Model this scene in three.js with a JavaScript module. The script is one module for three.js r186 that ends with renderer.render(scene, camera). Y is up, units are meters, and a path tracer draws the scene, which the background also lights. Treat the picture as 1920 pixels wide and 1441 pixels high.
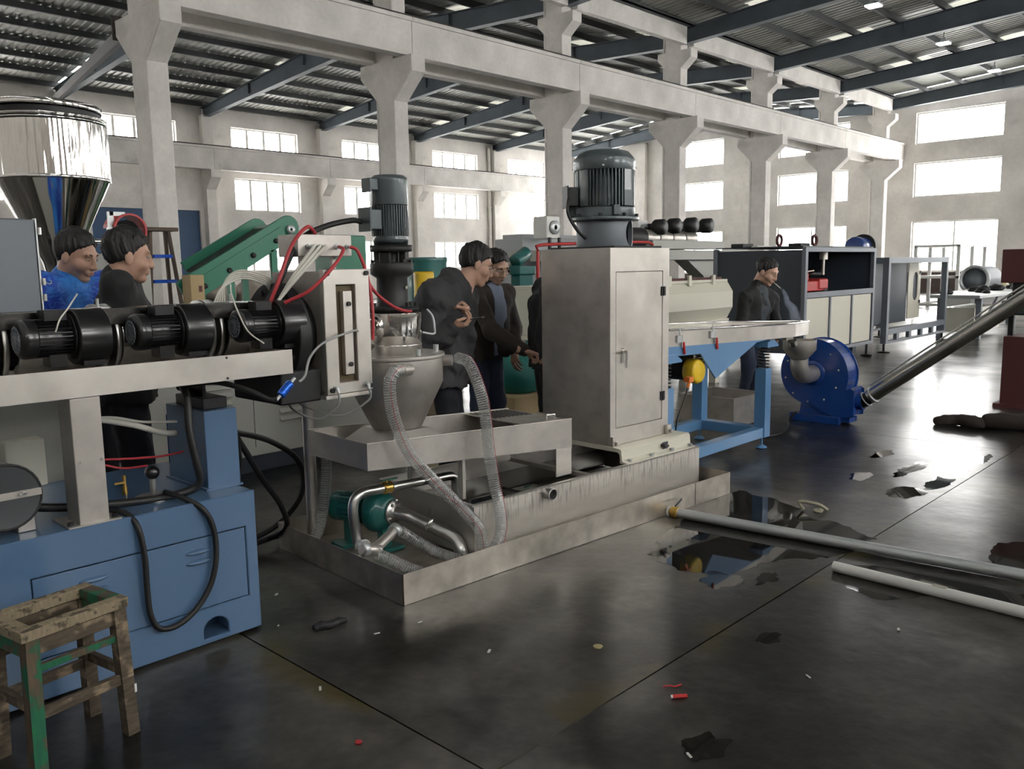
import * as THREE from 'three';
import { RoundedBoxGeometry } from 'three/addons/geometries/RoundedBoxGeometry.js';
import { mergeGeometries } from 'three/addons/utils/BufferGeometryUtils.js';
import { Brush, Evaluator, SUBTRACTION } from 'three-bvh-csg';
import { RectAreaLightUniformsLib } from 'three/addons/lights/RectAreaLightUniformsLib.js';

// ---------------------------------------------------------------- camera, sky, exposure
const scene = new THREE.Scene();
const renderer = new THREE.WebGLRenderer({ antialias: true });
renderer.toneMapping = THREE.LinearToneMapping;
renderer.toneMappingExposure = 1.42;
renderer.shadowMap.enabled = true;
RectAreaLightUniformsLib.init();
const camera = new THREE.PerspectiveCamera(48.49, 1920 / 1441, 0.05, 400);
camera.position.set(0, 1.55, 0);
camera.quaternion.setFromRotationMatrix(new THREE.Matrix4().makeBasis(
  new THREE.Vector3(0.68926952, -0.01547556, 0.72433972),
  new THREE.Vector3(0.1098803, 0.99043973, -0.08339946),
  new THREE.Vector3(-0.71612418, 0.13707537, 0.68438038)));
// a plain bright overcast sky, the same all round
scene.background = new THREE.Color().setRGB(1.0, 0.992, 0.975);
scene.backgroundIntensity = 11.5;

// ---------------------------------------------------------------- helpers
let seedState = 12345;
const rnd = () => { seedState = (seedState * 1664525 + 1013904223) >>> 0; return seedState / 4294967296; };
const rr = (a, b) => a + (b - a) * rnd();
const V = (x, y, z) => new THREE.Vector3(x, y, z);
const PI = Math.PI;

// every geometry: not indexed, position + normal + uv in metres
function fin(g) {
  if (g.index) g = g.toNonIndexed();
  if (!g.attributes.normal) g.computeVertexNormals();
  for (const k of Object.keys(g.attributes)) if (!['position', 'normal'].includes(k)) g.deleteAttribute(k);
  return g;
}
function planarUV(g) {
  const p = g.attributes.position, n = g.attributes.normal, uv = new Float32Array(p.count * 2);
  for (let i = 0; i < p.count; i += 3) {
    let nx = 0, ny = 0, nz = 0;
    for (let k = 0; k < 3; k++) { nx += n.getX(i + k); ny += n.getY(i + k); nz += n.getZ(i + k); }
    nx = Math.abs(nx); ny = Math.abs(ny); nz = Math.abs(nz);
    for (let k = 0; k < 3; k++) {
      const x = p.getX(i + k), y = p.getY(i + k), z = p.getZ(i + k);
      let u, v;
      if (ny >= nx && ny >= nz) { u = x; v = z; } else if (nx >= nz) { u = z; v = y; } else { u = x; v = y; }
      uv[(i + k) * 2] = u; uv[(i + k) * 2 + 1] = v;
    }
  }
  g.setAttribute('uv', new THREE.BufferAttribute(uv, 2));
  return g;
}
const bx = (w, h, d, x = 0, y = 0, z = 0, b = 0) => {
  const g = b ? new RoundedBoxGeometry(w, h, d, 1, Math.min(b, w * .49, h * .49, d * .49)) : new THREE.BoxGeometry(w, h, d);
  return fin(g).translate(x, y, z);
};
const bb = (x0, x1, y0, y1, z0, z1, b = 0) => bx(x1 - x0, y1 - y0, z1 - z0, (x0 + x1) / 2, (y0 + y1) / 2, (z0 + z1) / 2, b);
function cy(p, q, r, r2 = r, seg = 20, open = false) {
  const d = q.clone().sub(p), L = d.length();
  const g = new THREE.CylinderGeometry(r2, r, L, seg, 1, open);
  g.translate(0, L / 2, 0).applyQuaternion(new THREE.Quaternion().setFromUnitVectors(V(0, 1, 0), d.normalize())).translate(p.x, p.y, p.z);
  return fin(g);
}
const cv = (pts, closed = false, t = .5) => new THREE.CatmullRomCurve3(pts.map((p) => Array.isArray(p) ? V(...p) : p), closed, 'catmullrom', t);
const tube = (pts, r, n = 40, seg = 8) => fin(new THREE.TubeGeometry(cv(pts), n, r, seg, false));
const lathe = (prof, x = 0, y = 0, z = 0, seg = 32) => fin(new THREE.LatheGeometry(prof.map(([a, b]) => new THREE.Vector2(Math.max(a, 0.0001), b)), seg)).translate(x, y, z);
const latheX = (prof, x, y, z, seg = 32) => lathe(prof, 0, 0, 0, seg).rotateZ(-PI / 2).translate(x, y, z);   // profile height runs along +x
const latheZ = (prof, x, y, z, seg = 32) => lathe(prof, 0, 0, 0, seg).rotateX(PI / 2).translate(x, y, z);    // along +z
const latheAt = (prof, p, dir, seg = 24) => lathe(prof, 0, 0, 0, seg).applyQuaternion(new THREE.Quaternion().setFromUnitVectors(V(0, 1, 0), dir.clone().normalize())).translate(p.x, p.y, p.z);
function poly(pts, holes = []) {
  const s = new THREE.Shape(pts.map(([a, b]) => new THREE.Vector2(a, b)));
  for (const h of holes) s.holes.push(new THREE.Path(h.map(([a, b]) => new THREE.Vector2(a, b))));
  return s;
}
function ext(shape, depth, b = 0, seg = 12) {                                   // in xy, from z = 0 to depth
  const g = new THREE.ExtrudeGeometry(Array.isArray(shape) ? poly(shape) : shape, { depth: depth - 2 * b, bevelEnabled: b > 0, bevelThickness: b, bevelSize: b, bevelOffset: -b, bevelSegments: 1, curveSegments: seg });
  return fin(g.translate(0, 0, b));
}
const extX = (shape, x0, x1, b = 0) => ext(shape, x1 - x0, b).applyMatrix4(new THREE.Matrix4().makeBasis(V(0, 0, 1), V(0, 1, 0), V(-1, 0, 0))).translate(x1, 0, 0); // shape in (z, y), along x
const extY = (shape, y0, y1, b = 0) => ext(shape, y1 - y0, b).applyMatrix4(new THREE.Matrix4().makeBasis(V(1, 0, 0), V(0, 0, -1), V(0, 1, 0))).translate(0, y0, 0); // shape in (x, -z)
const torus = (R, r, x, y, z, axis = 'z', seg = 28) => { const g = new THREE.TorusGeometry(R, r, 8, seg); if (axis === 'x') g.rotateY(PI / 2); if (axis === 'y') g.rotateX(PI / 2); return fin(g).translate(x, y, z); };
const sph = (r, x, y, z, sx = 1, sy = 1, sz = 1, a = 18, b = 12) => fin(new THREE.SphereGeometry(r, a, b)).scale(sx, sy, sz).translate(x, y, z);
const hexBolt = (p, dir, r = .012, h = .01) => { const q = p.clone().addScaledVector(dir, h); return cy(p.clone().addScaledVector(dir, -.004), q, r, r, 6); };
const rot = (g, rx = 0, ry = 0, rz = 0, c = V(0, 0, 0)) => g.translate(-c.x, -c.y, -c.z).applyMatrix4(new THREE.Matrix4().makeRotationFromEuler(new THREE.Euler(rx, ry, rz))).translate(c.x, c.y, c.z);
const circ = (x, y, r, n = 24) => Array.from({ length: n }, (_, i) => [x + r * Math.cos(i / n * 2 * PI), y + r * Math.sin(i / n * 2 * PI)]);

const offsets = new Map();                                             // thing -> the point its part coordinates are given from
const taken = {};
const numbered = (n) => { const k = taken[n] = (taken[n] ?? -1) + 1; return k ? `${n}_${String(k).padStart(3, '0')}` : n; };
function obj(name, geos, m, parent) {
  geos = Array.isArray(geos) ? geos.flat() : [geos];
  const g = geos.length > 1 ? mergeGeometries(geos) : geos[0];
  let root = parent; while (root && root.parent && root.parent !== scene) root = root.parent;
  const off = root && offsets.get(root); if (off) g.translate(-off[0], -off[1], -off[2]);
  planarUV(g);
  const o = new THREE.Mesh(g, m); o.name = parent ? name : numbered(name);
  o.castShadow = o.receiveShadow = true; (parent ?? scene).add(o); return o;
}
function tag(o, label, category, group) { o.userData.label = label; o.userData.category = category; if (group) o.userData.group = group; return o; }
function thing(name, label, category, [x, y, z] = [0, 0, 0], turn = 0, group) {
  const o = new THREE.Group(); o.name = numbered(name); scene.add(o); o.position.set(x, y, z); o.rotation.y = turn;
  return tag(o, label, category, group);
}
const at = (name, label, category, p, group) => { const o = thing(name, label, category, p, 0, group); offsets.set(o, p); return o; };     // parts given in hall coordinates
const UNIT = [2.37, 0, -2.98], UA = -3.2 * PI / 180;                   // the pelletising skid stands slightly askew
const unitPoint = (a, y, b) => V(UNIT[0] + a * Math.cos(UA) + b * Math.sin(UA), y, UNIT[2] - a * Math.sin(UA) + b * Math.cos(UA));
const atU = (name, label, category, p, group) => { const o = thing(name, label, category, unitPoint(...p).toArray(), UA, group); offsets.set(o, p); return o; }; // parts given in skid coordinates
function struct(name, geos, m) { const o = geos ? obj(name, geos, m) : new THREE.Group(); if (!geos) { o.name = name; scene.add(o); } o.userData.kind = 'structure'; return o; }
function dup(o, [x, y, z], turn, label, group) {
  const c = o.clone(); c.name = numbered(o.name.replace(/_\d{3}$/, '')); scene.add(c); c.position.set(x, y, z); if (turn !== undefined) c.rotation.y = turn;
  c.userData = { ...o.userData }; if (label) c.userData.label = label; if (group) c.userData.group = group; return c;
}

// ---------------------------------------------------------------- procedural textures (tileable value noise)
function hash2(x, y, s) { let h = (x * 374761393 + y * 668265263 + s * 2147483647) | 0; h = Math.imul(h ^ (h >>> 13), 1274126177); return ((h ^ (h >>> 16)) >>> 0) / 4294967296; }
function vn(x, y, per, s) {
  const xi = Math.floor(x), yi = Math.floor(y), fx = x - xi, fy = y - yi, u = fx * fx * (3 - 2 * fx), v = fy * fy * (3 - 2 * fy), w = (a) => ((a % per) + per) % per;
  const a = hash2(w(xi), w(yi), s), b = hash2(w(xi + 1), w(yi), s), c = hash2(w(xi), w(yi + 1), s), d = hash2(w(xi + 1), w(yi + 1), s);
  return a + (b - a) * u + (c - a) * v + (a - b - c + d) * u * v;
}
function fbm(x, y, per, oct, s) { let t = 0, a = .5, n = 0; for (let i = 0; i < oct; i++) { t += a * vn(x, y, per, s + i); n += a; a *= .5; x *= 2; y *= 2; per *= 2; } return t / n; }
const clamp = (x, a = 0, b = 1) => Math.min(b, Math.max(a, x));
const sstep = (a, b, x) => { const t = clamp((x - a) / (b - a)); return t * t * (3 - 2 * t); };
function tex(size, metres, f, srgb = false) {                                      // f(u, v) -> number or [r, g, b]; u, v in 0..1
  const d = new Uint8Array(size * size * 4);
  for (let j = 0; j < size; j++) for (let i = 0; i < size; i++) {
    const c = f((i + .5) / size, (j + .5) / size), k = (j * size + i) * 4;
    if (typeof c === 'number') d[k] = d[k + 1] = d[k + 2] = clamp(c) * 255; else { d[k] = clamp(c[0]) * 255; d[k + 1] = clamp(c[1]) * 255; d[k + 2] = clamp(c[2]) * 255; }
    d[k + 3] = 255;
  }
  const t = new THREE.DataTexture(d, size, size); t.wrapS = t.wrapT = THREE.RepeatWrapping; t.magFilter = THREE.LinearFilter; t.minFilter = THREE.LinearMipmapLinearFilter; t.generateMipmaps = true;
  if (srgb) t.colorSpace = THREE.SRGBColorSpace; t.repeat.set(1 / metres, 1 / metres); t.needsUpdate = true; return t;
}
const re = (t, metres) => { const c = t.clone(); c.repeat.set(1 / metres, 1 / metres); c.needsUpdate = true; return c; };
const mul = (c, k) => [c[0] * k, c[1] * k, c[2] * k];
const mixc = (a, b, t) => [a[0] + (b[0] - a[0]) * t, a[1] + (b[1] - a[1]) * t, a[2] + (b[2] - a[2]) * t];

const tPlaster = tex(1024, 6, (u, v) => {
  const a = fbm(u * 6, v * 6, 6, 5, 11), b = fbm(u * 60, v * 60, 60, 3, 31), st = sstep(.55, .85, fbm(u * 8, v * 8, 8, 5, 91));
  const k = .93 + .16 * (a - .5) + .05 * (b - .5) - .05 * st;
  return [k, k * .99, k * .975];
}, true);
const tPlasterBump = tex(512, 1.5, (u, v) => .5 + .5 * (fbm(u * 24, v * 24, 24, 4, 5) - .5) + .12 * (Math.abs(((v * 16) % 1) - .5) < .44 ? 1 : 0));
const tGrain = tex(512, 1, (u, v) => .5 + (fbm(u * 16, v * 16, 16, 5, 3) - .5));
const tSteelRough = tex(512, .8, (u, v) => .42 + .16 * (fbm(u * 5, v * 5, 5, 4, 17) - .5) + .12 * (fbm(u * 4, v * 180, 180, 2, 19) - .5));
const tSteelCol = tex(512, 1.1, (u, v) => { const a = fbm(u * 6, v * 6, 6, 5, 23), s = sstep(.45, .8, fbm(u * 7, v * 7, 7, 5, 27)); const k = .96 - .06 * s + .14 * (a - .5); return [k, k * .985, k * .965]; }, true);
const tFloorCol = tex(2048, 6, (u, v) => {
  const big = fbm(u * 4, v * 4, 4, 5, 101), mid = fbm(u * 18, v * 18, 18, 5, 131), fine = fbm(u * 160, v * 160, 160, 3, 151);
  let k = .34 + .36 * (big - .5) * 2 + .34 * (mid - .5) + .14 * (fine - .5);
  k -= .18 * sstep(.48, .64, fbm(u * 9 + .3, v * 9, 9, 6, 171));                     // soaked and oily patches
  k += .24 * sstep(.54, .7, fbm(u * 7, v * 7 + .2, 7, 6, 191));                     // pale worn patches
  const e = Math.min(u, 1 - u, v, 1 - v) * 6;                                        // metres to the slab joint
  const y = sstep(.2, .0, e) * sstep(.48, .75, fbm(u * 22, v * 22, 22, 5, 211));    // what is left of a yellow line beside the joint
  k = Math.max(k, .1); let c = mixc([k, k * .965, k * .9], [.42, .37, .17], y * .85);
  return c;
}, true);
const tFloorRough = tex(1024, 6, (u, v) => {
  const big = fbm(u * 5, v * 5, 5, 5, 301), mid = fbm(u * 26, v * 26, 26, 4, 331);
  return clamp(.325 + .24 * (big - .5) * 2 + .22 * (mid - .5), .285, .75);
});
const tFloorBump = tex(1024, 3, (u, v) => fbm(u * 10, v * 10, 10, 3, 401) * .6 + fbm(u * 50, v * 50, 50, 4, 431) * .4);

// ---------------------------------------------------------------- materials
const P = (c, o = {}) => { const m = new THREE.MeshPhysicalMaterial({ roughness: .6, metalness: 0, ...o }); m.color = Array.isArray(c) ? new THREE.Color().setRGB(...c) : new THREE.Color(c); return m; };
const M = {
  plaster: P([.86, .84, .815], { map: tPlaster, bumpMap: tPlasterBump, bumpScale: .006, roughness: .9 }),
  concrete: P([.86, .845, .825], { map: re(tPlaster, 4), bumpMap: tPlasterBump, bumpScale: .004, roughness: .88 }),
  dado: P([.09, .065, .06], { roughness: .7, map: re(tPlaster, 3) }),
  floor: P([.32, .32, .32], { map: tFloorCol, roughness: 1, roughnessMap: tFloorRough, bumpMap: tFloorBump, bumpScale: .004, specularIntensity: .3, clearcoat: .45, clearcoatRoughness: .2 }),
  floorBase: P([.03, .028, .025], { roughness: .95 }),
  roofSheet: P([.42, .43, .41], { roughness: .55, metalness: .3, map: re(tPlaster, 5) }),
  skylight: P([.8, .79, .7], { roughness: .9, transmission: .05, thickness: 0 }),
  rafter: P([.10, .125, .15], { roughness: .55, map: re(tPlaster, 3) }),
  purlin: P([.055, .06, .06], { roughness: .6 }),
  winFrame: P([.55, .54, .5], { roughness: .5 }),
  glass: P([1, 1, 1], { roughness: .02, transmission: 1, thickness: 0, ior: 1.45 }),
  blueDoor: P([.02, .07, .16], { roughness: .5 }),
  rail: P([.05, .042, .037], { roughness: .7, metalness: .1 }),
  steel: P([.68, .665, .64], { metalness: .8, roughness: 1, roughnessMap: tSteelRough, map: tSteelCol }),
  steelDull: P([.56, .545, .525], { metalness: .75, roughness: 1, roughnessMap: re(tSteelRough, .5), map: re(tSteelCol, .7), bumpMap: tGrain, bumpScale: .0008 }),
  polished: P([.8, .78, .75], { metalness: 1, roughness: .07 }),
  pipeSteel: P([.6, .59, .57], { metalness: 1, roughness: .3 }),
  castIron: P([.025, .025, .026], { roughness: .5, metalness: .4 }),
  blackPaint: P([.008, .008, .009], { roughness: .28, clearcoat: .4, clearcoatRoughness: .15 }),
  blackRubber: P([.012, .012, .012], { roughness: .5 }),
  motorGrey: P([.075, .095, .1], { roughness: .38, metalness: .25, clearcoat: .3 }),
  baseBlue: P([.08, .152, .265], { roughness: .32, clearcoat: .5, clearcoatRoughness: .2, bumpMap: re(tGrain, .6), bumpScale: .0006 }),
  lightBlue: P([.10, .24, .44], { roughness: .35, clearcoat: .4 }),
  fanBlue: P([.008, .05, .24], { roughness: .25, clearcoat: .6, clearcoatRoughness: .1 }),
  cream: P([.62, .60, .50], { roughness: .45, clearcoat: .2 }),
  cabGrey: P([.40, .40, .36], { roughness: .5 }),
  panelGrey: P([.16, .18, .20], { roughness: .5, metalness: .2 }),
  slate: P([.045, .055, .07], { roughness: .45 }),
  slateFrame: P([.17, .19, .22], { roughness: .4, metalness: .2 }),
  green: P([.018, .17, .10], { roughness: .4, clearcoat: .3 }),
  teal: P([.01, .12, .11], { roughness: .4, clearcoat: .4 }),
  red: P([.45, .02, .02], { roughness: .4 }),
  redCable: P([.42, .03, .04], { roughness: .45 }),
  maroon: P([.085, .02, .02], { roughness: .6 }),
  yellow: P([.75, .50, .02], { roughness: .4 }),
  orange: P([.75, .2, .03], { roughness: .5 }),
  white: P([.72, .72, .69], { roughness: .5 }),
  whiteCable: P([.6, .59, .52], { roughness: .6 }),
  greyCable: P([.32, .32, .31], { roughness: .5 }),
  brass: P([.6, .4, .12], { metalness: 1, roughness: .3 }),
  bluePlastic: P([.01, .08, .5], { roughness: .25 }),
  blueAluminium: P([.02, .12, .6], { roughness: .25, metalness: .6 }),
  pvc: P([.62, .62, .59], { roughness: .4 }),
  galvanised: P([.50, .52, .52], { roughness: .4, metalness: .6 }),
  hose: P([.9, .91, .9], { roughness: .06, transmission: .88, thickness: 0, ior: 1.4 }),
  hoseWire: P([.5, .5, .5], { metalness: 1, roughness: .3 }),
  woodOld: null, cardboard: P([.42, .32, .17], { roughness: .85 }),
  duct: P([.11, .105, .1], { metalness: .9, roughness: .22 }),
  dark: P([.01, .01, .01], { roughness: .8 }),
  water: P([.016, .015, .013], { roughness: .03, ior: 1.33 }),
};

// ---------------------------------------------------------------- the hall
const XW = [-11.25, -5.25, .75, 6.75, 12.75, 18.75, 24.75, 30.75, 36.75, 42.75];   // bay lines of the side walls
const XB = XW.map((x, i) => i === 3 ? 7.25 : 18.75 + (x - 18.75) * .98);                                   // of the column row
const X0 = -11.5, X1 = 43.2, ZL = -36.4, ZR = 8, ZC = -15.94;                       // inner faces of the walls, column row
const roofY = (z) => z < ZC ? (z < -26.2 ? 8.8 + .11 * (z - ZL) : 9.922 - .076 * (z + 26.2)) : (z < -4 ? 9.14 + .08 * (z - ZC) : 10.095 - .08 * (z + 4));
{ // floor: cast slabs with open joints
  const f = struct('floor', bb(X0 - .3, X1 + .3, -.25, -.03, ZL - .3, ZR + .3), M.floorBase);
  const xs = [X0 - .3], zs = [ZL - .3];
  for (let x = 1.71 - 12; x < X1; x += 6) xs.push(x); xs.push(X1 + .3);
  for (let z = -1.75 - 30; z < ZR; z += 6) zs.push(z); zs.push(ZR + .3);
  const j = .0035;
  for (let a = 0; a < xs.length - 1; a++) for (let b = 0; b < zs.length - 1; b++) {
    const g = bb(xs[a] + j, xs[a + 1] - j, -.06, 0, zs[b] + j, zs[b + 1] - j);
    const o = obj('slab', g, M.floor, f), uv = o.geometry.attributes.uv, t = (a * 7 + b * 3) % 4;
    for (let i = 0; i < uv.count; i++) {
      let u = uv.getX(i) - 1.71, v = uv.getY(i) + 1.75;
      if (t & 1) u = -u; if (t & 2) v = -v; if ((a + b) & 1) [u, v] = [v, u];
      uv.setXY(i, u, v);
    }
  }
}
// walls with their window openings
let nWin = 0;
function windowAt(side, a0, a1, y0, y1, mull = 3) {               // side: 'left' | 'right' run along x, 'gable' | 'rear' along z
  const w = new THREE.Group(); w.name = `window_${++nWin}`; w.userData.kind = 'structure'; scene.add(w);
  const put = (u0, u1, v0, v1, t) => {
    if (side === 'left') return bb(u0, u1, v0, v1, ZL - .18 - t, ZL - .18 + t);
    if (side === 'right') return bb(u0, u1, v0, v1, ZR + .18 - t, ZR + .18 + t);
    const x = side === 'gable' ? X1 + .18 : X0 - .18; return bb(x - t, x + t, v0, v1, u0, u1);
  };
  obj('window_frame', [put(a0, a0 + .06, y0, y1, .04), put(a1 - .06, a1, y0, y1, .04), put(a0 + .06, a1 - .06, y0, y0 + .06, .04), put(a0 + .06, a1 - .06, y1 - .06, y1, .04)], M.winFrame, w);
  for (let i = 1; i <= mull; i++) { const c = a0 + (a1 - a0) * i / (mull + 1); obj('mullion', put(c - (side === 'left' ? .055 : .03), c + (side === 'left' ? .055 : .03), y0 + .06, y1 - .06, .03), M.winFrame, w); }
  for (let i = 0; i <= mull; i++) {
    const c0 = a0 + .06 + (a1 - a0 - .12) * i / (mull + 1), c1 = a0 + .06 + (a1 - a0 - .12) * (i + 1) / (mull + 1);
    obj('pane', put(c0, c1, y0 + .06, y1 - .06, .002), M.glass, w);
  }
}
const rect = (a0, a1, y0, y1) => [[a0, y0], [a1, y0], [a1, y1], [a0, y1]];
{
  const left = [], right = [], gable = [], rear = [];
  for (let k = 0; k < 9; k++) {
    const x = XW[k], door = k === 4;
    left.push([x + 1.28, x + 4.72, 7.02, 7.95]);
    if (!door) left.push([x + 1.33, x + 4.75, 4.27, 5.7]), left.push([x + 1.33, x + 4.65, 1.5, 3.0]);
    right.push([x + 1.28, x + 4.72, 6.9, 8.0]); if (k > 1) right.push([x + 1.28, x + 4.72, 3.4, 5.3]);
  }
  const gz = [-33.55, -26.72, -19.73, -12.85, -5.95, .95];
  for (const c of gz) for (const [y0, y1] of [[6.95, 8.38], [4.5, 6.07], [1.0, 3.35]]) { gable.push([c - 1.87, c + 1.87, y0, y1]); }
  const T = .36;
  const doorHole = rect(13.7, 18.33, -.03, 4.2);
  const wl = struct('wall_left', ext(poly(rect(X0 - T, X1 + T, 0, 8.75), [...left.map((r) => rect(...r)), rect(13.7, 18.33, .001, 4.2)]), T).translate(0, 0, ZL - T), M.plaster);
  struct('wall_right', ext(poly(rect(X0 - T, X1 + T, 0, 9.05), right.map((r) => rect(...r))), T).translate(0, 0, ZR), M.plaster);
  const top = [[ZR, 0], [ZR, roofY(ZR) - .06], [-4, roofY(-4) - .06], [ZC, 9.06], [-26.2, roofY(-26.2) - .06], [ZL, 8.74], [ZL, 0]];
  struct('wall_gable', extX(poly(top, gable.map((r) => rect(...r))), X1, X1 + T), M.plaster);
  struct('wall_rear', extX(poly(top, rear.map((r) => rect(...r))), X0 - T, X0), M.plaster);
  for (const r of left) windowAt('left', ...r); for (const r of right) windowAt('right', ...r, 2);
  for (const r of gable) windowAt('gable', ...r, r[2] > 4 ? 0 : 1); for (const r of rear) windowAt('rear', ...r, 2);
  const d = struct('door_1');                                       // big blue sliding door in the left wall
  obj('leaf', bb(13.7, 16.0, 0, 4.2, ZL - .2, ZL - .12), M.blueDoor, d); obj('leaf', bb(16.02, 18.33, 0, 4.2, ZL - .2, ZL - .12), M.blueDoor, d);
  struct('baseboard_gable', [bb(X1 - .02, X1, 0, .97, -14.8, ZR), bb(X1 - .02, X1, 0, .97, ZL, -16.4)], M.dado);
}
// roof: corrugated sheets on purlins
{
  const prof = (z0, z1) => { const n = 2, a = []; for (let i = 0; i <= n; i++) a.push(z0 + (z1 - z0) * i / n); return a; };
  const ribs = (x0, x1, z0, z1) => {                                  // trapezoid ribs running down the slope
    const g = [], y0 = roofY(z0 + .001), y1 = roofY(z1 - .001), pitch = .25, pos = [];
    const tri = (a, b, c) => pos.push(...a, ...b, ...c), quad = (a, b, c, d) => { tri(a, b, c); tri(a, c, d); };
    for (let x = x0; x < x1 - .001; x += pitch) {
      const s = [[0, 0], [.14, 0], [.17, .035], [.22, .035], [.25, 0]];
      for (let i = 0; i < 4; i++) { const [a, h] = s[i], [b, k] = s[i + 1]; if (x + b > x1 + .01) break; quad([x + a, y0 + h, z0], [x + b, y0 + k, z0], [x + b, y1 + k, z1], [x + a, y1 + h, z1]); }
    }
    const b = new THREE.BufferGeometry(); b.setAttribute('position', new THREE.Float32BufferAttribute(pos, 3)); b.computeVertexNormals(); g.push(b); return b;
  };
  const ceil = struct('ceiling');
  const strips = [[ZL - .4, -26.2], [-26.2, ZC], [ZC, -4], [-4, ZR + .4]];
  for (const [z0, z1] of strips) for (let k = 0; k < 10; k++) {
    const a = k === 0 ? X0 - .5 : XB[k - 1], b = k === 9 + 0 ? XB[9] : XB[k]; if (k > 9) continue;
    obj('roof_sheet', ribs(a + (k ? .75 : 0), b, z0, z1), M.roofSheet, ceil);
    // beside each rafter the sheets are translucent over a few purlin bays
    if (k) {
      const L = z1 - z0, zz = [z0, z0 + L * .2, z0 + L * .32, z0 + L * .52, z0 + L * .64, z0 + L * .84, z1 - L * .06, z1];
      for (let i = 0; i < zz.length - 1; i++) obj(i & 1 ? 'translucent_sheet' : 'roof_sheet', ribs(a, a + .75, zz[i], zz[i + 1]), i & 1 ? M.skylight : M.roofSheet, ceil);
    }
  }
  obj('roof_sheet', ribs(XB[9], X1 + .5, ZL - .4, -26.2), M.roofSheet, ceil); obj('roof_sheet', ribs(XB[9], X1 + .5, -26.2, ZC), M.roofSheet, ceil);
  obj('roof_sheet', ribs(XB[9], X1 + .5, ZC, -4), M.roofSheet, ceil); obj('roof_sheet', ribs(XB[9], X1 + .5, -4, ZR + .4), M.roofSheet, ceil);
  obj('roof_deck', strips.map(([z0, z1]) => { const y0 = roofY(z0 + .001), y1 = roofY(z1 - .001); return extX([[z0, y0 + .16], [z1, y1 + .16], [z1, y1 + .12], [z0, y0 + .12]], X0 - .5, X0 - .02); }), M.roofSheet, ceil);
  for (const [za, zb] of [[ZL + .3, ZC - .4], [ZC + .5, ZR - .2]]) {
    const n = Math.round((zb - za) / 1.45);
    for (let i = 0; i <= n; i++) { const z = za + (zb - za) * i / n, y = roofY(z); obj('purlin', bb(X0, X1, y - .2, y - .01, z - .05, z + .05), M.purlin, ceil); }
  }
  const gb = bb(X0, X1, 9.04, 9.1, ZC - .5, ZC + .55); obj('valley_gutter', gb, M.concrete, ceil);
}
// steel rafters, one per bay line and span
for (let k = 3; k < 10; k++) {
  const ceil = scene.getObjectByName('ceiling');
  for (const [si, span] of [[[ZL + .02, .4], [-26.2, .74], [ZC - .33, .45]], [[ZC + .33, .45], [-8.8, .62], [-4, .74], [ZR - .02, .42]]].entries()) {
    const x = si ? Math.min(XB[k], 42.95) : Math.min(XW[k], 42.95), web = (pts) => extX(pts, x - .012, x + .012), fl = (za, ya, zb, yb) => extX([[za, ya - .012], [zb, yb - .012], [zb, yb + .012], [za, ya + .012]], x - .13, x + .13);
    const top = span.map(([z]) => [z, roofY(z) - .2]), bot = span.map(([z, d]) => [z, roofY(z) - .2 - d]);
    const r = obj('rafter', web([...top, ...bot.slice().reverse()]), M.rafter, ceil);
    for (let i = 0; i < span.length - 1; i++) { obj('top_flange', fl(...top[i], ...top[i + 1]), M.rafter, r); obj('bottom_flange', fl(...bot[i], ...bot[i + 1]), M.rafter, r); }
    for (let i = 1; i < 5; i++) { const z = span[0][0] + (span[span.length - 1][0] - span[0][0]) * i / 5, y = roofY(z) - .2; obj('stiffener', bb(x - .09, x + .09, y - .4, y, z - .008, z + .008), M.rafter, r); }
  }
}
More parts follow.
